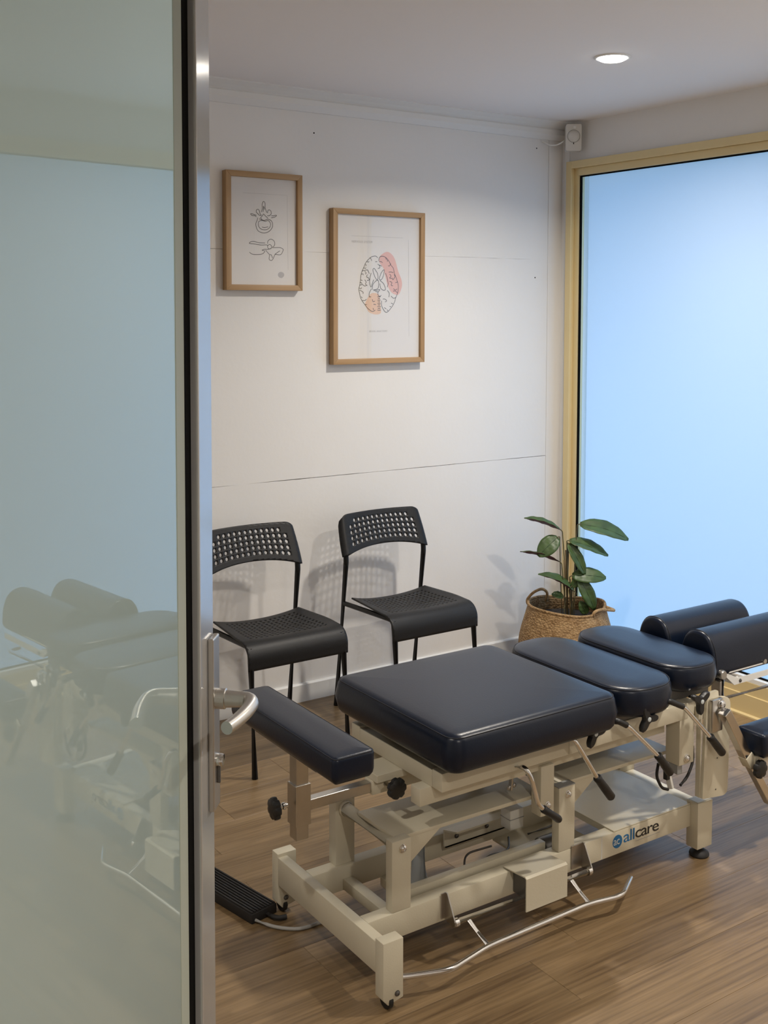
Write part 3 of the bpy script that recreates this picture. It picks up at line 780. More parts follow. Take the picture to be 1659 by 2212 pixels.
def wing_knob(c, rot, parent, r=0.039):
    """three-armed hand knob facing the near side"""
    c = Vector(c); bm = bmesh.new(); n = 48; rings = []
    for rr, h in ((0.92, 0.0), (1.0, 0.003), (1.0, 0.013), (0.9, 0.016)):
        ring = []
        for k in range(n):
            t = 2*math.pi*k/n
            f = (0.5 + 0.5*math.cos(3*(t - rot)))**2.4
            q = r * (0.33 + 0.67*f) * rr
            ring.append(bm.verts.new(c + Vector((math.cos(t)*q, -h, math.sin(t)*q))))
        rings.append(ring)
    for p, q in zip(rings, rings[1:]):
        for k in range(n): bm.faces.new((p[k], p[(k+1) % n], q[(k+1) % n], q[k]))
    bm.faces.new(rings[0][::-1]); bm.faces.new(rings[-1])
    o = obj('wing_knob', bm, 'black_plastic', parent, 40)
    obj('knob_cap', lathe([(0.0062, 0), (0.0062, 0.0012), (0.005, 0.002), (0, 0.002)], c + Vector((0, -0.016, 0)), '-Y', 18), 'knob_cap', o, 50)
    obj('knob_stem', lathe([(0.005, -0.03), (0.005, 0)], c, '-Y', 10), 'chrome', o)
wing_knob((1.9930, 2.006, 0.4990), R(245), TB)
wing_knob((2.1880, 2.006, 0.4960), R(235), TB)
wing_knob((2.3970, 2.006, 0.5020), R(270), TB)

# ---- head end: side plate, arm rest and head rest
def rounded_poly(pts, rads):
    out = []
    n = len(pts)
    for i in range(n):
        p = Vector((*pts[i], 0)); a_ = Vector((*pts[i-1], 0)); b_ = Vector((*pts[(i+1) % n], 0)); r = rads[i]
        if r <= 0: out.append(pts[i]); continue
        s = p + (a_-p).normalized()*r; e = p + (b_-p).normalized()*r
        for k in range(6):
            t = k/5; q = s*(1-t)**2 + p*2*t*(1-t) + e*t*t; out.append((q.x, q.y))
    return out
for y0, y1 in ((2.020, 2.030), (2.460, 2.470)):
    sp = obj('side_plate', prism(rounded_poly([(2.4415, 0.205), (2.548, 0.192), (2.554, 0.475), (2.502, 0.487), (2.500, 0.505), (2.4535, 0.505)], [0.003, 0.022, 0.022, 0.003, 0.003, 0.006]), 'Y', y0, y1, 0.001), CR, TB, 40)
    if y0 < 2.2:
        for hx, hz in ((2.5005, 0.3103), (2.4964, 0.2201)):
            obj('screw_hole', lathe([(0, 0.0003), (0.0026, 0.0003), (0.0026, 0)], (hx, y0, hz), '-Y', 8), 'dark_steel', sp)
obj('plate_flange', box(2.4405, 2.4445, 2.03, 2.0465, 0.205, 0.478, 0.001), CR, TB)
obj('head_beam', box(2.432, 2.4405, 2.0465, 2.44, 0.425, 0.478, 0.002), CR, TB, 40)
for y0, y1 in ((2.031, 2.047), (2.443, 2.459)):
    obj('head_slide', box(2.432, 2.545, y0, y1, 0.430, 0.466, 0.002), CR, TB, 40)
ab = obj('arm_bracket', box(2.458, 2.503, 2.004, 2.0198, 0.395, 0.488, 0.004), 'brushed_steel', TB, 40)
bolt('arm_bolt', (2.493, 2.004, 0.472), '-Y', 0.011, ab, 'chrome')
arm = obj('arm_tube', bar((2.482, 1.984, 0.459), (2.5800, 1.984, 0.3090), 0.027, 0.027, (0, 1, 0)), 'chrome', TB)
a2 = obj('arm_extension', bar((2.575, 1.984, 0.3165), (2.690, 1.984, 0.1500), 0.023, 0.023, (0, 1, 0)), 'chrome', arm)
obj('arm_clamp', bar((2.576, 1.984, 0.316), (2.598, 1.984, 0.284), 0.031, 0.031, (0, 1, 0)), CR, arm, 40)
k_ = star_knob('clamp_knob', (2.600, 1.958, 0.279), (0, -1, 0), 0.0265, arm)
obj('knob_stem', tube([(2.600, 1.959, 0.279), (2.600, 1.984, 0.280)], 0.006, 10), 'chrome', k_)
obj('arm_bracket_plate', box(2.595, 2.86, 1.963, 2.005, 0.288, 0.311, 0.001), CR, arm)
c_ = obj('arm_cushion', cushion(2.590, 2.88, 1.930, 2.028, 0.310, 0.383, 0.012, 0.010, 0.003, 0.0), 'navy_vinyl', TB, 60)

def roll(x0, x1, yc, z0, h, hw):
    """head-rest cushion: D-shaped roll along X with softly closed ends"""
    bm = bmesh.new(); sec = []
    for k in range(25):
        t = math.pi * k / 24
        sec.append((hw * math.copysign(abs(math.cos(t))**0.8, math.cos(t)), 0.022 + (h-0.022) * math.sin(t)**0.85))
    sec += [(-hw, 0.012), (-hw+0.006, 0.0), (hw-0.006, 0.0), (hw, 0.012)]
    rings = []
    st = [(x0, 0.84), (x0+0.002, 0.93), (x0+0.007, 0.985), (x0+0.014, 1.0)] + [(x0+0.014+(x1-x0-0.028)*k/6, 1.0) for k in range(1, 6)] + [(x1-0.014, 1.0), (x1-0.007, 0.985), (x1-0.002, 0.93), (x1, 0.84)]
    for x, s in st:
        m_ = z0 + h*0.45
        rings.append([bm.verts.new((x, yc + u*s, m_ + (z0 + v - m_)*s)) for u, v in sec])
    n = len(sec)
    for p, q in zip(rings, rings[1:]):
        for k in range(n): bm.faces.new((p[k], p[(k+1) % n], q[(k+1) % n], q[k]))
    bm.faces.new(rings[0][::-1]); bm.faces.new(rings[-1])
    c = obj('head_cushion', bm, 'navy_vinyl', TB, 60)
    pts = [Vector((x0 + 0.010, yc + u*1.0, z0 + v)) for u, v in sec[:25]]
    obj('seam', tube(pts, 0.0016, 6), 'navy_thread', c, 60)
    return c
roll(2.572, 2.965, 2.160, 0.502, 0.128, 0.066)
roll(2.572, 2.965, 2.330, 0.502, 0.128, 0.066)
hf = obj('head_frame', box(2.60, 2.96, 2.215, 2.275, 0.488, 0.502, 0.001), 'sill_white', TB)
for yc in (2.160, 2.330): obj('cushion_tray', box(2.60, 2.95, yc-0.045, yc+0.045, 0.4955, 0.5030, 0.001), 'sill_white', hf)
for y0, y1 in ((2.098, 2.102), (2.388, 2.392)):
    obj('head_side_bar', prism([(2.62, 0.521), (2.6420, 0.5215), (2.640, 0.505), (2.685, 0.484), (2.95, 0.484), (2.95, 0.468), (2.668, 0.466), (2.632, 0.496)], 'Y', y0, y1), 'sill_white', hf)
obj('head_side_bar', box(2.64, 2.80, 2.095, 2.104, 0.507, 0.523, 0.001), 'sill_white', hf)
obj('head_cross_bar', box(2.66, 2.69, 2.102, 2.388, 0.470, 0.488, 0.001), 'sill_white', hf)
obj('head_rod', tube([(2.800, 2.09, 0.5155), (2.800, 2.40, 0.5155)], 0.0075, 14) , 'brushed_steel', hf, 50)
pt = obj('head_pivot', tube([(2.600, 2.098, 0.430), (2.600, 2.098, 0.506)], 0.016, 20), 'chrome', TB, 50)
obj('pivot_strap', box(2.581, 2.589, 2.080, 2.112, 0.430, 0.497, 0.001), 'brushed_steel', pt)
obj('pivot_pin', lathe([(0, 0), (0.014, 0), (0.015, 0.003), (0.015, 0.03), (0.012, 0.034), (0, 0.034)], (2.600, 2.115, 0.512), '-Y', 18), 'brushed_steel', pt, 45)
obj('release_rod', tube([(2.560, 2.10, 0.4345), (2.92, 2.10, 0.4310), (2.925, 2.14, 0.4310)], 0.0062, 12, 0.01), 'chrome', TB, 50)
kn = star_knob('tilt_knob', (2.735, 2.215, 0.470), (0, -1, 0.2), 0.022, TB, 6, 'brushed_steel', 0.014)
bolt('bar_bolt', (2.694, 2.098, 0.4750), '-Y', 0.0045, hf, 'dark_steel')

# ================================================================== CHAIRS
def grid_sheet(us, vs, hole, fmap, ru, rv):
    """sheet of cells; cells for which hole(i, j) is true get a real round hole"""
    bm = bmesh.new()
    for i in range(len(us)-1):
        for j in range(len(vs)-1):
            u0, u1, v0, v1 = us[i], us[i+1], vs[j], vs[j+1]
            um, vm = (u0+u1)/2, (v0+v1)/2
            outer = [(u1, vm), (u1, v1), (um, v1), (u0, v1), (u0, vm), (u0, v0), (um, v0), (u1, v0)]
            ov = [bm.verts.new(fmap(*p)) for p in outer]
            if hole(i, j):
                iv = [bm.verts.new(fmap(um + ru*math.cos(R(45*k)), vm + rv*math.sin(R(45*k)))) for k in range(8)]
                for k in range(8): bm.faces.new((ov[k], ov[(k+1) % 8], iv[(k+1) % 8], iv[k]))
            else: bm.faces.new(ov)
    bmesh.ops.remove_doubles(bm, verts=bm.verts, dist=0.00005)
    return bm
def solid(o, t, off=0.0):
    m = o.modifiers.new('thickness', 'SOLIDIFY'); m.thickness = t; m.offset = off
    return o
def make_chair(loc, label):
    ch = thing('chair', label, 'chair', loc, 'black perforated chairs along the back wall')
    x0, y0, z0 = loc
    def W(p): return (p[0]+x0, p[1]+y0, p[2]+z0)
    # backrest: 14 columns and 5 rows of holes in a curved shell
    hw, zt, zb = 0.203, 0.772, 0.618
    def bmap(u, v):
        t = max(0.0, (abs(u) - 0.80) / 0.20)
        top = zt - 0.042*(1 - math.sqrt(max(0, 1 - t*t))) - 0.004*u*u
        low = zb + 0.026*(1 - u*u) - 0.006*abs(u)**4
        z = low + v*(top-low)
        hh = hw - 0.010*v**2
        lean = 0.137 + (z-0.628)*0.40
        wrap = max(0.0, (abs(u)-0.90)/0.10)
        return W((u*hh, lean + 0.016*(1-u*u) + 0.020*wrap**2, z))
    us = [-1, -0.965, -0.93, -0.88, -0.80] + [-0.80 + 1.60*k/14 for k in range(1, 15)] + [0.88, 0.93, 0.965, 1]
    vs = [0, 0.06, 0.13] + [0.13 + 0.745*k/5 for k in range(1, 6)] + [0.94, 1.0]
    back = obj('backrest', grid_sheet(us, vs, lambda i, j: 4 <= i < 18 and 2 <= j < 7 and not (j == 6 and i in (4, 17)), bmap, 0.0066/0.198, 0.0066/0.135), 'chair_plastic', ch, 40)
    solid(back, 0.006)
    # seat: perforated dished shell with a waterfall front edge
    def smap(u, v):
        s = v * 0.40                       # run along the seat from back to front
        fl = 0.262
        if s < fl: yy, zz = 0.128 - s, 0.446 + 0.010*(1 - s/fl)*0
        elif s < fl + 0.085:
            a = (s - fl)/0.054; yy, zz = 0.128 - fl - 0.054*math.sin(min(a, 1.57)), 0.446 - 0.054*(1 - math.cos(min(a, 1.57)))
        else: yy, zz = 0.128 - fl - 0.054, 0.446 - 0.054 - (s - fl - 0.085)*0.6
        flat = max(0, min(1, (fl + 0.02 - s)/0.12))
        zz -= 0.016*(1-u*u)*flat
        zz += 0.006*abs(u)**3*flat
        wid = 0.176 + 0.020*min(1, s/0.20)
        return W((u*wid, yy + 0.012*(1-u*u)*max(0, 1-s/0.08), zz))
    us = [-1, -0.95, -0.82] + [-0.82 + 1.64*k/15 for k in range(1, 16)] + [0.95, 1]
    vs = [0, 0.03, 0.06] + [0.06 + 0.56*k/11 for k in range(1, 12)] + [0.66, 0.70, 0.74, 0.78, 0.82, 0.86, 0.93, 1.0]
    seat = obj('seat', grid_sheet(us, vs, lambda i, j: 2 <= i < 17 and 2 <= j < 13, smap, 0.0063/0.190, 0.0063/0.40), 'chair_plastic', ch, 40)
    solid(seat, 0.006)
    for s in (-1, 1):
        obj('leg', tube([W((s*0.186, -0.212, 0.0)), W((s*0.183, -0.180, 0.385)), W((s*0.178, -0.165, 0.430))], 0.0105, 12, 0.03), 'chair_steel', ch, 50)
        obj('leg', tube([W((s*0.186, 0.226, 0.0)), W((s*0.186, 0.150, 0.605)), W((s*0.186, 0.163, 0.655)), W((s*0.178, 0.199, 0.740))], 0.0105, 12, 0.05), 'chair_steel', ch, 50)
        obj('side_rail', tube([W((s*0.178, -0.165, 0.430)), W((s*0.178, -0.14, 0.433)), W((s*0.184, 0.168, 0.424))], 0.0095, 12, 0.02), 'chair_steel', ch, 50)
    return ch
make_chair((2.452, 3.475, 0), 'black perforated plastic chair with thin steel legs below the framed brain print')
make_chair((1.862, 3.472, 0), 'black perforated plastic chair with thin steel legs below the framed vertebra print')

# ================================================================== PICTURES
VERT = [[(-8,74),(-4,88),(-5,102),(-1,113),(4,114),(8,107),(8,93),(12,80),(16,73)],
    [(-1,75),(1,88),(1,98)],
    [(5,84),(3,95)],
    [(-8,61),(-18,62),(-24,68),(-30,73),(-29,81),(-22,84),(-17,78),(-14,68),(-8,62)],
    [(-29,61),(-39,63),(-50,66),(-54,64),(-47,59),(-37,59),(-30,55)],
    [(18,71),(20,81),(26,84),(33,79),(34,69),(26,62),(17,61)],
    [(34,62),(45,62),(54,65),(57,63),(48,57),(34,54)],
    [(-11,53),(-4,60),(1,67),(8,61),(20,52)],
    [(-13,53),(-5,45)],
    [(-25,52),(-26,43),(-32,29),(-29,12),(-19,0),(2,-5),(23,1),(37,15),(40,30),(34,43),(18,48),(5,43),(-8,45),(-18,48)],
    [(-19,38),(-5,42),(8,40),(21,43),(30,34),(29,20),(18,10),(2,7),(-14,12),(-21,24),(-19,38)],
    [(-6,17),(5,16),(21,19)],
    [(-61,-46),(-53,-40),(-37,-39),(-19,-43),(7,-43)],
    [(-61,-47),(-40,-48),(-14,-51),(13,-50),(19,-53)],
    [(-60,-80),(-48,-87),(-30,-88),(-9,-86),(2,-80),(5,-73),(-6,-71),(5,-67),(18,-67),(34,-63)],
    [(19,-53),(26,-48),(34,-52),(34,-61),(25,-65),(18,-59),(19,-53)],
    [(18,-45),(19,-36),(29,-28),(41,-30),(49,-40),(47,-52),(39,-57)],
    [(37,-60),(55,-59),(74,-59),(85,-64),(85,-70),(75,-85),(55,-85),(51,-84),(71,-71)],
    [(9,-70),(18,-79),(26,-88),(24,-103),(31,-109),(39,-106),(46,-93),(51,-83)],
    [(28,-86),(34,-88),(39,-100)]]
VBORDER = [[(-86,143),(104,144),(107,-143)]]
BRAIN = [[(-5,121),(-13,128),(-28,127),(-42,120),(-57,107),(-66,95),(-73,80),(-81,64),(-86,49),(-88,30),(-92,9),(-96,-6),(-93,-24),(-86,-46),(-75,-61),(-64,-73),(-53,-85),(-31,-98),(-16,-92)],
    [(0,109),(4,123),(17,129),(35,124),(50,110),(62,92),(73,80),(79,58),(88,40),(96,18),(98,-1),(94,-23),(85,-42),(79,-60),(66,-79),(47,-98),(36,-101),(25,-91),(15,-73),(15,-54)],
    [(-44,121),(-37,116),(-34,108)],
    [(-59,106),(-52,103),(-46,105)],
    [(-66,95),(-61,91),(-64,86)],
    [(-73,80),(-66,77),(-61,80)],
    [(-81,66),(-68,69),(-55,71),(-50,65),(-46,56)],
    [(-68,66),(-61,58),(-66,54)],
    [(-86,52),(-77,55),(-75,49)],
    [(-55,52),(-59,43),(-50,39),(-46,31),(-57,28)],
    [(-88,30),(-79,28)],
    [(-68,31),(-61,22),(-64,13),(-55,7)],
    [(-92,20),(-83,18),(-81,11)],
    [(-93,8),(-79,11),(-68,5),(-61,8)],
    [(-95,-2),(-86,-6),(-83,0)],
    [(-93,-12),(-83,-15),(-75,-21),(-77,-26)],
    [(-86,-38),(-79,-43)],
    [(-79,-53),(-66,-53),(-60,-47)],
    [(-66,-69),(-57,-70)],
    [(-31,-48),(-27,-58),(-18,-55)],
    [(-46,-39),(-37,-38)],
    [(-27,-84),(-24,-92)],
    [(-25,-68),(-13,-70)],
    [(34,124),(39,114)],
    [(45,116),(43,107)],
    [(60,100),(54,90),(47,91)],
    [(50,64),(62,65),(73,62)],
    [(54,56),(62,48),(54,40),(66,39)],
    [(77,55),(81,46),(71,33),(68,41)],
    [(54,26),(66,22),(62,11),(71,8)],
    [(83,21),(94,24)],
    [(73,-4),(85,-9),(92,-4)],
    [(72,-14),(83,-13),(94,-21)],
    [(62,-34),(74,-43),(85,-40)],
    [(21,-47),(32,-47),(40,-54),(32,-59)],
    [(62,-63),(72,-67)],
    [(55,-77),(62,-79)],
    [(28,-82),(38,-87)],
    [(42,-90),(47,-96)],
    [(2,106),(13,106),(19,102)],
    [(-17,105),(-7,106)],
    [(-5,96),(4,90),(6,81),(-4,78)],
    [(4,92),(15,88)],
    [(-22,78),(-13,68),(-5,56),(-3,38),(-9,32),(-20,47),(-28,71),(-22,78)],
    [(28,73),(17,66),(8,50),(4,35),(13,32),(23,48),(28,73)],
    [(-37,59),(-42,40),(-44,19),(-37,1),(-31,16),(-24,32)],
    [(34,60),(43,39),(47,17),(43,2)],
    [(-31,-9),(-29,10),(-16,25),(-2,29),(0,10),(-5,-5),(-27,-10)],
    [(6,29),(24,17),(34,-5),(25,-11),(10,-2),(6,17)],
    [(-24,-13),(-9,-11),(6,-8),(-2,-17),(-16,-16)],
    [(-35,-5),(-46,-24),(-46,-39)],
    [(43,-11),(53,-23),(51,-39)],
    [(-2,-17),(-3,-30),(6,-36),(13,-31)],
    [(-6,-38),(2,-38),(10,-37)],
    [(-4,-44),(2,-45),(7,-44)],
    [(-6,-51),(2,-52),(10,-51)],
    [(-4,-58),(2,-59),(8,-58)],
    [(-6,-65),(2,-66),(10,-65)],
    [(-4,-71),(2,-72),(8,-71)],
    [(-6,-78),(2,-79),(11,-78)],
    [(-4,-85),(2,-86),(8,-85)],
    [(-6,-92),(2,-93),(11,-92)]]
PATCH = [[(13,134),(39,147),(62,140),(81,117),(98,68),(113,37),(117,9),(104,-23),(89,-29),(66,-20),(47,5),(32,51),(24,79),(4,103),(6,123)],
    [(-66,-67),(-46,-33),(-27,-22),(-1,-27),(6,-42),(12,-95),(6,-107),(-16,-110),(-46,-101),(-60,-82)]]
def smooth_pts(pts, n=5):
    if len(pts) < 3: return [Vector((p[0], p[1], 0)) for p in pts]
    P = [Vector((p[0], p[1], 0)) for p in pts]; out = []
    closed = (P[0]-P[-1]).length < 1e-6
    for i in range(len(P)-1):
        p0 = P[i-1] if i > 0 else (P[-2] if closed else P[0]); p1, p2 = P[i], P[i+1]
        p3 = P[i+2] if i+2 < len(P) else (P[1] if closed else P[-1])
        for k in range(n):
            t = k/n
            out.append(0.5*((2*p1)+(p2-p0)*t+(2*p0-5*p1+4*p2-p3)*t*t+(3*p1-p0-3*p2+p3)*t**3))
    out.append(P[-1]); return out
def ink(strokes, cx, cz, y, width, n=5):
    """flat printed strokes (millimetres about the sheet centre)"""
    bm = bmesh.new()
    for s in strokes:
        q = smooth_pts(s, n); q = [p*0.001 for p in q]
        L_, R_ = [], []
        for i, p in enumerate(q):
            d = q[min(i+1, len(q)-1)] - q[max(i-1, 0)]
            if d.length < 1e-9: d = Vector((1, 0, 0))
            d.normalize(); nn = Vector((-d.y, d.x, 0)) * width/2
            L_.append(bm.verts.new((cx+p.x+nn.x, y, cz+p.y+nn.y))); R_.append(bm.verts.new((cx+p.x-nn.x, y, cz+p.y-nn.y)))
        for i in range(len(q)-1): bm.faces.new((L_[i], R_[i], R_[i+1], L_[i+1]))
    return bm
def blob(pts, cx, cz, y):
    bm = bmesh.new()
    q = smooth_pts(pts + [pts[0]], 5)[:-1]
    bm.faces.new([bm.verts.new((cx+p.x*0.001, y, cz+p.y*0.001)) for p in q]); return bm
def picture(x0, x1, z0, z1, label):
    yf, yb, fw = 3.785, YB, 0.0215
    cx, cz = (x0+x1)/2, (z0+z1)/2
    pc = thing('framed_picture', label, 'picture', (cx, yb, z0))
    fr = bmesh.new()
    f = obj('frame', prism([(x0, z0), (x0+fw, z0+fw), (x0+fw, z1-fw), (x0, z1)], 'Y', yf, yb-0.001, 0.0012), 'oak_upright', pc, 40)
    obj('frame_bar', prism([(x1, z0), (x1-fw, z0+fw), (x1-fw, z1-fw), (x1, z1)], 'Y', yf, yb-0.001, 0.0012), 'oak_upright', f, 40)
    for za, zb in ((z0, z0+fw), (z1, z1-fw)):
        obj('frame_bar', prism([(x0, za), (x1, za), (x1-fw, zb), (x0+fw, zb)], 'Y', yf, yb-0.001, 0.0012), 'oak_cross', f, 40)
    sh = obj('print', box(x0+fw-0.002, x1-fw+0.002, 3.7985, 3.802, z0+fw-0.002, z1-fw+0.002, 0), 'paper', pc)
    obj('glazing', box(x0+fw-0.001, x1-fw+0.001, 3.7935, 3.7955, z0+fw-0.001, z1-fw+0.001, 0), 'picture_glass', pc)
    return pc, sh
p1, s1 = picture(1.8375, 2.165, 1.6465, 2.0945, 'small oak framed line print of two vertebrae on white wall')
ax, az = 2.00, 1.871
obj('ink_lines', ink(VERT, ax, az, 3.7982, 0.0021), 'ink', s1)
obj('border_line', ink(VBORDER, ax, az, 3.7982, 0.0008, 1), 'ink_pale', s1)
obj('stamp', blob([(62, -163), (68, -154), (78, -152), (88, -157), (89, -167), (80, -175), (68, -173)], ax, az, 3.7982), 'ink_grey', s1)
p2, s2 = picture(2.3055, 2.7555, 1.3530, 1.9775, 'larger oak framed line print of a brain with pink patch on white wall')
bx_, bz = 2.53, 1.664
obj('pink_patch', blob(PATCH[0], bx_, bz, 3.7983), 'ink_pink', s2)
obj('peach_patch', blob(PATCH[1], bx_, bz, 3.7983), 'ink_peach', s2)
obj('ink_lines', ink(BRAIN, bx_, bz, 3.7981, 0.0022, 4), 'ink', s2)
obj('border_line', ink([[(-133, 207), (122, 207)], [(149, 200), (153, -202)]], bx_, bz, 3.7982, 0.0008, 1), 'ink_pale', s2)
def wall_text(x, z): return lambda u, v, w: (x+u, 3.7982-w, z+v)
t_, w_ = text_mesh('title', 'NERVOUS SYSTEM', 0.0125, 'ink_pale', s2, wall_text(bx_-0.131, bz+0.180), 1.12, 0.00005, 0.90)
t_, w_ = text_mesh('title', 'BRAIN ANATOMY', 0.0105, 'ink_pale', s2, wall_text(bx_-0.046, bz-0.1825), 1.12, 0.00005, 0.98)

# ================================================================== PLANT IN A BASKET
BX, BY = 3.272, 3.452
bk = thing('woven_basket', 'round woven seagrass basket with rope handles on the floor in the corner', 'basket', (BX, BY, 0))
bm = bmesh.new(); n = 72
prof = [(0.0, 0.002), (0.165, 0.002), (0.188, 0.02), (0.203, 0.07), (0.207, 0.12), (0.202, 0.17), (0.190, 0.22), (0.176, 0.265), (0.167, 0.297), (0.1655, 0.310), (0.162, 0.313),
        (0.158, 0.309), (0.159, 0.295), (0.168, 0.262), (0.182, 0.218), (0.180, 0.20)]
rings = []
rr = random.Random(3)
for r_, z_ in prof:
    ring = []
    if r_ == 0: ring = [bm.verts.new((BX, BY, z_))]
    else:
        for k in range(n):
            t = 2*math.pi*k/n
            w = 1 + 0.010*math.sin(3*t+0.6) * (z_/0.31)
            dz = (0.007*math.cos(2*t+1.1) - 0.004*math.sin(3*t)) * max(0, (z_-0.18)/0.13)
            ring.append(bm.verts.new((BX + math.cos(t)*r_*w, BY + math.sin(t)*r_*w, z_ + dz)))
    rings.append(ring)
for p, q in zip(rings, rings[1:]):
    for k in range(n):
        if len(p) == 1: bm.faces.new((p[0], q[k], q[(k+1) % n]))
        else: bm.faces.new((p[k], p[(k+1) % n], q[(k+1) % n], q[k]))
body = obj('basket_body', bm, 'seagrass_weave', bk, 180)
rim = []
for k in range(61):
    t = 2*math.pi*k/60
    w = 1 + 0.010*math.sin(3*t+0.6)
    rim.append((BX + math.cos(t)*0.1625*w, BY + math.sin(t)*0.1625*w, 0.3115 + 0.007*math.cos(2*t+1.1) - 0.004*math.sin(3*t)))
obj('rim_braid', tube(rim, 0.0062, 8), 'seagrass_weave', bk, 60)
# handles: loops at the two sides, square to the line of sight from the doorway
vx, vy = 0.8295, -0.5585
def hp(s, h, f=0.0): return (BX + vx*s + 0.5585*f, BY + vy*s + 0.8295*f, h)
obj('handle', tube([hp(-0.150, 0.285, 0.05), hp(-0.168, 0.315, 0.05), hp(-0.140, 0.352, 0.05), hp(-0.098, 0.368, 0.06), hp(-0.070, 0.345, 0.08), hp(-0.075, 0.300, 0.10)], 0.0062, 8, 0.03), 'rope', bk, 60)
obj('handle', tube([hp(0.085, 0.285, -0.135), hp(0.088, 0.320, -0.145), hp(0.125, 0.324, -0.12), hp(0.175, 0.305, -0.06), hp(0.205, 0.292, -0.02), hp(0.165, 0.300, 0.02)], 0.0066, 8, 0.03), 'rope', bk, 60)

pl = thing('potted_plant', 'leafy green plant with purple leaf undersides growing out of the woven basket', 'plant', (BX, BY, 0.20))
obj('soil', lathe([(0, 0.262), (0.06, 0.266), (0.12, 0.260), (0.160, 0.252), (0.150, 0.22), (0, 0.22)], (BX, BY, 0), 'Z', 32), 'soil', pl, 60)
def leaf_w(f):
    return (math.sin(math.pi * min(1, 0.03 + 0.97*f**0.9)))**0.55 if f < 0.999 else 0.16
def leaf(base, tip, width, normal, droop=0.02, fold=0.25, curl=0.0):
    """broad leaf blade with a folded midrib, green above and purple below"""
    b = Vector(base); t = Vector(tip); d = t - b; L_ = d.length; d.normalize()
    nn = Vector(normal); nn = (nn - d*nn.dot(d)).normalized(); side = d.cross(nn).normalized()
    bm = bmesh.new(); N_ = 12; M_ = 6; rows = []
    for i in range(N_+1):
        f = i/N_
        wd = width/2 * leaf_w(f)
        c = b + d*L_*f + nn*(droop*math.sin(math.pi*f))
        row = []
        for j in range(-M_//2, M_//2+1):
            s = j/(M_/2)
            row.append(bm.verts.new(c + side*wd*s + nn*(fold*wd*abs(s) - fold*wd*0.5 + curl*wd*s + 0.0015*math.sin(f*22+s*3))))
        rows.append(row)
    for p, q in zip(rows, rows[1:]):
        for k in range(M_): bm.faces.new((p[k], p[k+1], q[k+1], q[k]))
    o = obj('leaf', bm, ['leaf_green', 'leaf_purple'], pl, 60)
    # make faces look along the leaf's upper side
    me = o.data
    if sum((p.normal.dot(nn) for p in me.polygons)) < 0:
        bm2 = bmesh.new(); bm2.from_mesh(me); bmesh.ops.reverse_faces(bm2, faces=bm2.faces); bm2.to_mesh(me); bm2.free()
    m = o.modifiers.new('two_sided', 'SOLIDIFY'); m.thickness = 0.0009; m.offset = -1; m.material_offset = 1; m.material_offset_rim = 0
    rib = [b + d*L_*f + nn*(droop*math.sin(math.pi*f) - fold*0.5*width/2*leaf_w(f) + 0.0006) for f in (0.0, .1, .2, .35, .5, .65, .8, .92)]
    obj('midrib', tube(rib, 0.0011, 6), 'leaf_rib', o, 60)
    return o
# each leaf: base, tip, width, upper-side direction
TO = Vector((-0.55, -0.80, 0.22))            # roughly towards the doorway
LEAVES = [
    ((3.211, 3.436, 0.649), (3.088, 3.522, 0.695), 0.056, (-0.02, -0.10, 1.0), 0.010, 0.62),
    ((3.203, 3.439, 0.615), (3.122, 3.470, 0.537), 0.078, (-0.60, -0.62, 0.45), 0.008, 0.12),
    ((3.204, 3.431, 0.513), (3.075, 3.531, 0.552), 0.060, (0.10, 0.12, 0.98), 0.010, 0.45),
    ((3.283, 3.389, 0.670), (3.451, 3.271, 0.605), 0.085, (-0.30, -0.52, 0.80), 0.022, 0.12),
    ((3.244, 3.411, 0.601), (3.378, 3.316, 0.537), 0.066, (-0.30, -0.45, 0.85), 0.014, 0.22),
    ((3.240, 3.412, 0.588), (3.290, 3.362, 0.458), 0.050, (-0.30, -0.75, 0.30), 0.012, 0.28),
    ((3.248, 3.385, 0.390), (3.123, 3.470, 0.460), 0.064, (-0.05, -0.22, 0.97), 0.018, 0.55),
    ((3.250, 3.398, 0.452), (3.369, 3.318, 0.443), 0.072, (-0.30, -0.70, 0.60), 0.014, 0.12),
    ((3.272, 3.379, 0.445), (3.322, 3.335, 0.308), 0.060, (-0.45, -0.80, 0.30), 0.016, 0.15),
    ((3.299, 3.360, 0.288), (3.272, 3.372, 0.345), 0.042, (-0.55, -0.80, 0.20), 0.004, 0.15),
    ((3.222, 3.420, 0.362), (3.178, 3.446, 0.372), 0.036, (-0.30, -0.60, 0.70), 0.004, 0.2),
    ((3.244, 3.398, 0.405), (3.300, 3.366, 0.462), 0.040, (-0.50, -0.80, 0.10), 0.004, 0.2)]
for b_, t_, w_, n_, dr, fo in LEAVES: leaf(b_, t_, w_, n_, dr, fo)
sb = [(0.012, 0.004), (-0.020, 0.010), (-0.006, -0.010), (0.020, -0.012), (0.006, 0.012), (0.000, -0.004), (0.012, -0.020), (0.024, 0.002), (0.016, -0.024), (0.03, -0.045), (-0.03, -0.02), (0.010, -0.016)]
for (b_, t_, w_, n_, dr, fo), (ox, oy) in zip(LEAVES, sb):
    s = Vector((3.245 + ox, 3.42 + oy, 0.255)); e = Vector(b_)
    mid = s.lerp(e, 0.55) + Vector((0.006*math.sin(ox*300), 0.006, 0.0)); mid.x = mid.x*0.6 + s.x*0.4; mid.y = mid.y*0.6 + s.y*0.4
    knee = e - (Vector(t_)-e).normalized()*0.012 + Vector((0, 0, -0.006))
    obj('stem', tube([s, mid, knee, e, e + (Vector(t_)-e).normalized()*0.008], 0.0022, 8, 0.05), 'stem_green', pl, 60)
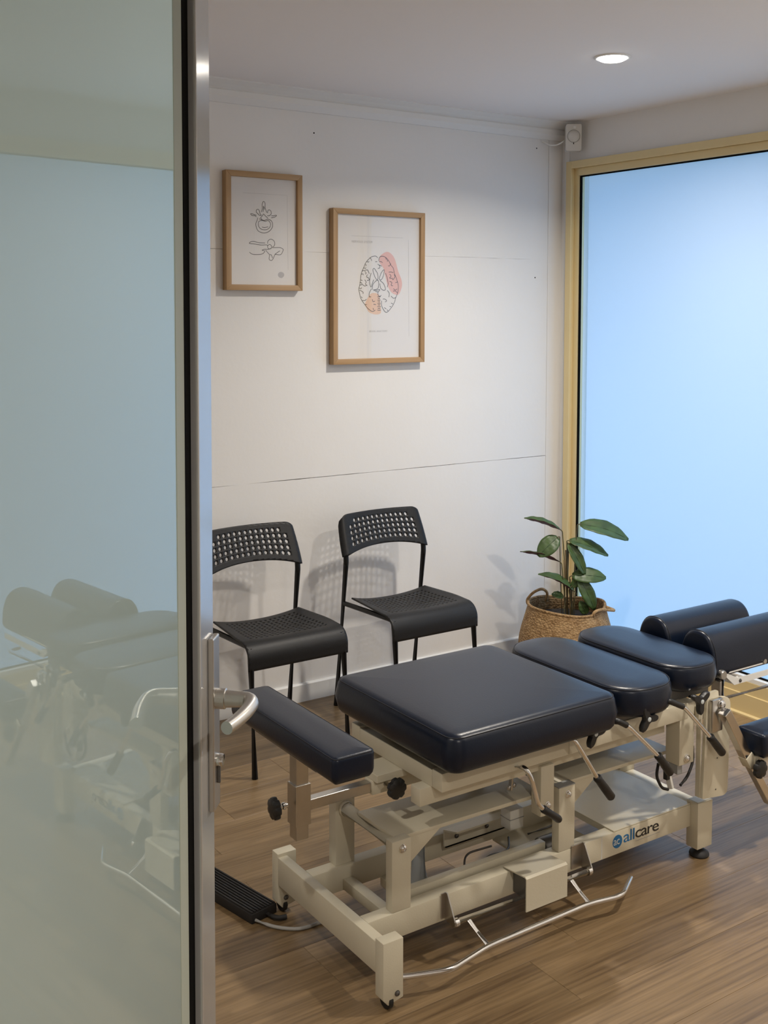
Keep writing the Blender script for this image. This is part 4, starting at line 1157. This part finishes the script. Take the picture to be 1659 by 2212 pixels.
for ox, oy, h, tl in ((0.000, 0.002, 0.33, 0.006), (0.010, 0.012, 0.30, -0.01), (-0.008, 0.008, 0.26, -0.004), (0.018, -0.002, 0.20, 0.012), (0.004, -0.012, 0.18, 0.0)):
    obj('cane', tube([(3.245+ox, 3.42+oy, 0.255), (3.245+ox+tl*0.4, 3.42+oy, 0.255+h*0.5), (3.245+ox+tl, 3.42+oy+0.002, 0.255+h)], 0.0030, 8, 0.03), 'stem_dry', pl, 60)

# ================================================================== SMALL THINGS
ms = thing('motion_sensor', 'white plastic motion sensor mounted across the corner above the gold window', 'sensor', (3.525, 3.715, 2.284))
sd = Vector((0.80, -0.60, 0)).normalized(); sn_ = Vector((-0.60, -0.80, 0)).normalized()     # along the face, out of the face
SO = Vector((3.512, 3.700, 2.284))
def place_s(bm):
    for v in bm.verts: v.co = SO + sd*v.co.x + sn_*v.co.y + Vector((0, 0, v.co.z))
    return bm
obj('sensor_body', place_s(prism(rounded_poly([(-0.035, 0), (0.035, 0), (0.035, 0.118), (-0.035, 0.118)], [0.005]*4), 'Y', -0.018, 0.022, 0.003)), 'sensor_plastic', ms, 40)
ml = obj('sensor_lens', lathe([(0, 0.010), (0.016, 0.008), (0.024, 0.003), (0.027, 0.0)], SO + sn_*0.022 + Vector((0, 0, 0.065)), sn_, 28), 'sensor_plastic', ms, 50)
obj('lens_ring', lathe([(0.0272, 0.0), (0.0278, 0.0015), (0.0286, 0.0)], SO + sn_*0.0219 + Vector((0, 0, 0.065)), sn_, 28), 'gasket_grey', ml)
obj('indicator_slot', place_s(box(-0.002, 0.002, 0.0215, 0.0228, 0.029, 0.036, 0)), 'gasket_black', ms)
obj('sensor_window', lathe([(0, 0.0015), (0.006, 0.0012), (0.007, 0)], SO + sn_*0.022 + sd*0.004 + Vector((0, 0, 0.104)), sn_, 14), 'trim_paint', ms, 50)
obj('sensor_cable', tube([SO + sd*-0.034 + Vector((0, 0, 0.052)), (3.468, 3.728, 2.322), (3.455, 3.748, 2.312), (3.435, 3.775, 2.314), (3.425, YB-0.008, 2.338)], 0.0032, 8, 0.02), 'trim_paint', ms, 50)

# foot switch on the floor with its cables
fw = thing('foot_switch', 'long black ribbed rubber foot switch on the floor behind the table end', 'foot switch', (1.27, 2.60, 0))
A0, A1 = Vector((1.302, 2.482, 0)), Vector((1.235, 2.80, 0))
fd = (A1-A0).normalized(); fn = Vector((fd.y, -fd.x, 0))
def fbox(s0, s1, w0, w1, z0, z1, bev=0.001):
    bm = box(s0, s1, w0, w1, z0, z1, bev)
    for v in bm.verts: v.co = A0 + fd*v.co.x + fn*v.co.y + Vector((0, 0, v.co.z))
    return bm
fbody = obj('switch_body', fbox(0, 0.325, -0.042, 0.042, 0.0, 0.026, 0.003), 'black_rubber', fw, 40)
for k in range(9):
    w = -0.036 + 0.009*k
    obj('rib', fbox(0.004, 0.321, w-0.0022, w+0.0022, 0.0255, 0.0295, 0.0006), 'black_rubber', fbody)
obj('cable_boot', tube([A0 + Vector((0.004, 0.012, 0.012)), A0 + Vector((0.02, -0.03, 0.009)), A0 + Vector((0.045, -0.035, 0.008))], 0.0065, 10, 0.03, None), 'black_rubber', fw, 50)
obj('cable', tube([A0 + fn*(-0.03) + Vector((0, 0, 0.008)), A0 + Vector((0.000, -0.06, 0.005)), A0 + Vector((0.05, -0.105, 0.005)), A0 + Vector((0.12, -0.10, 0.005)), (1.52, 2.315, 0.005), (1.60, 2.30, 0.006), (1.66, 2.29, 0.06)], 0.0045, 10, 0.05), 'cable_grey', fw, 50)
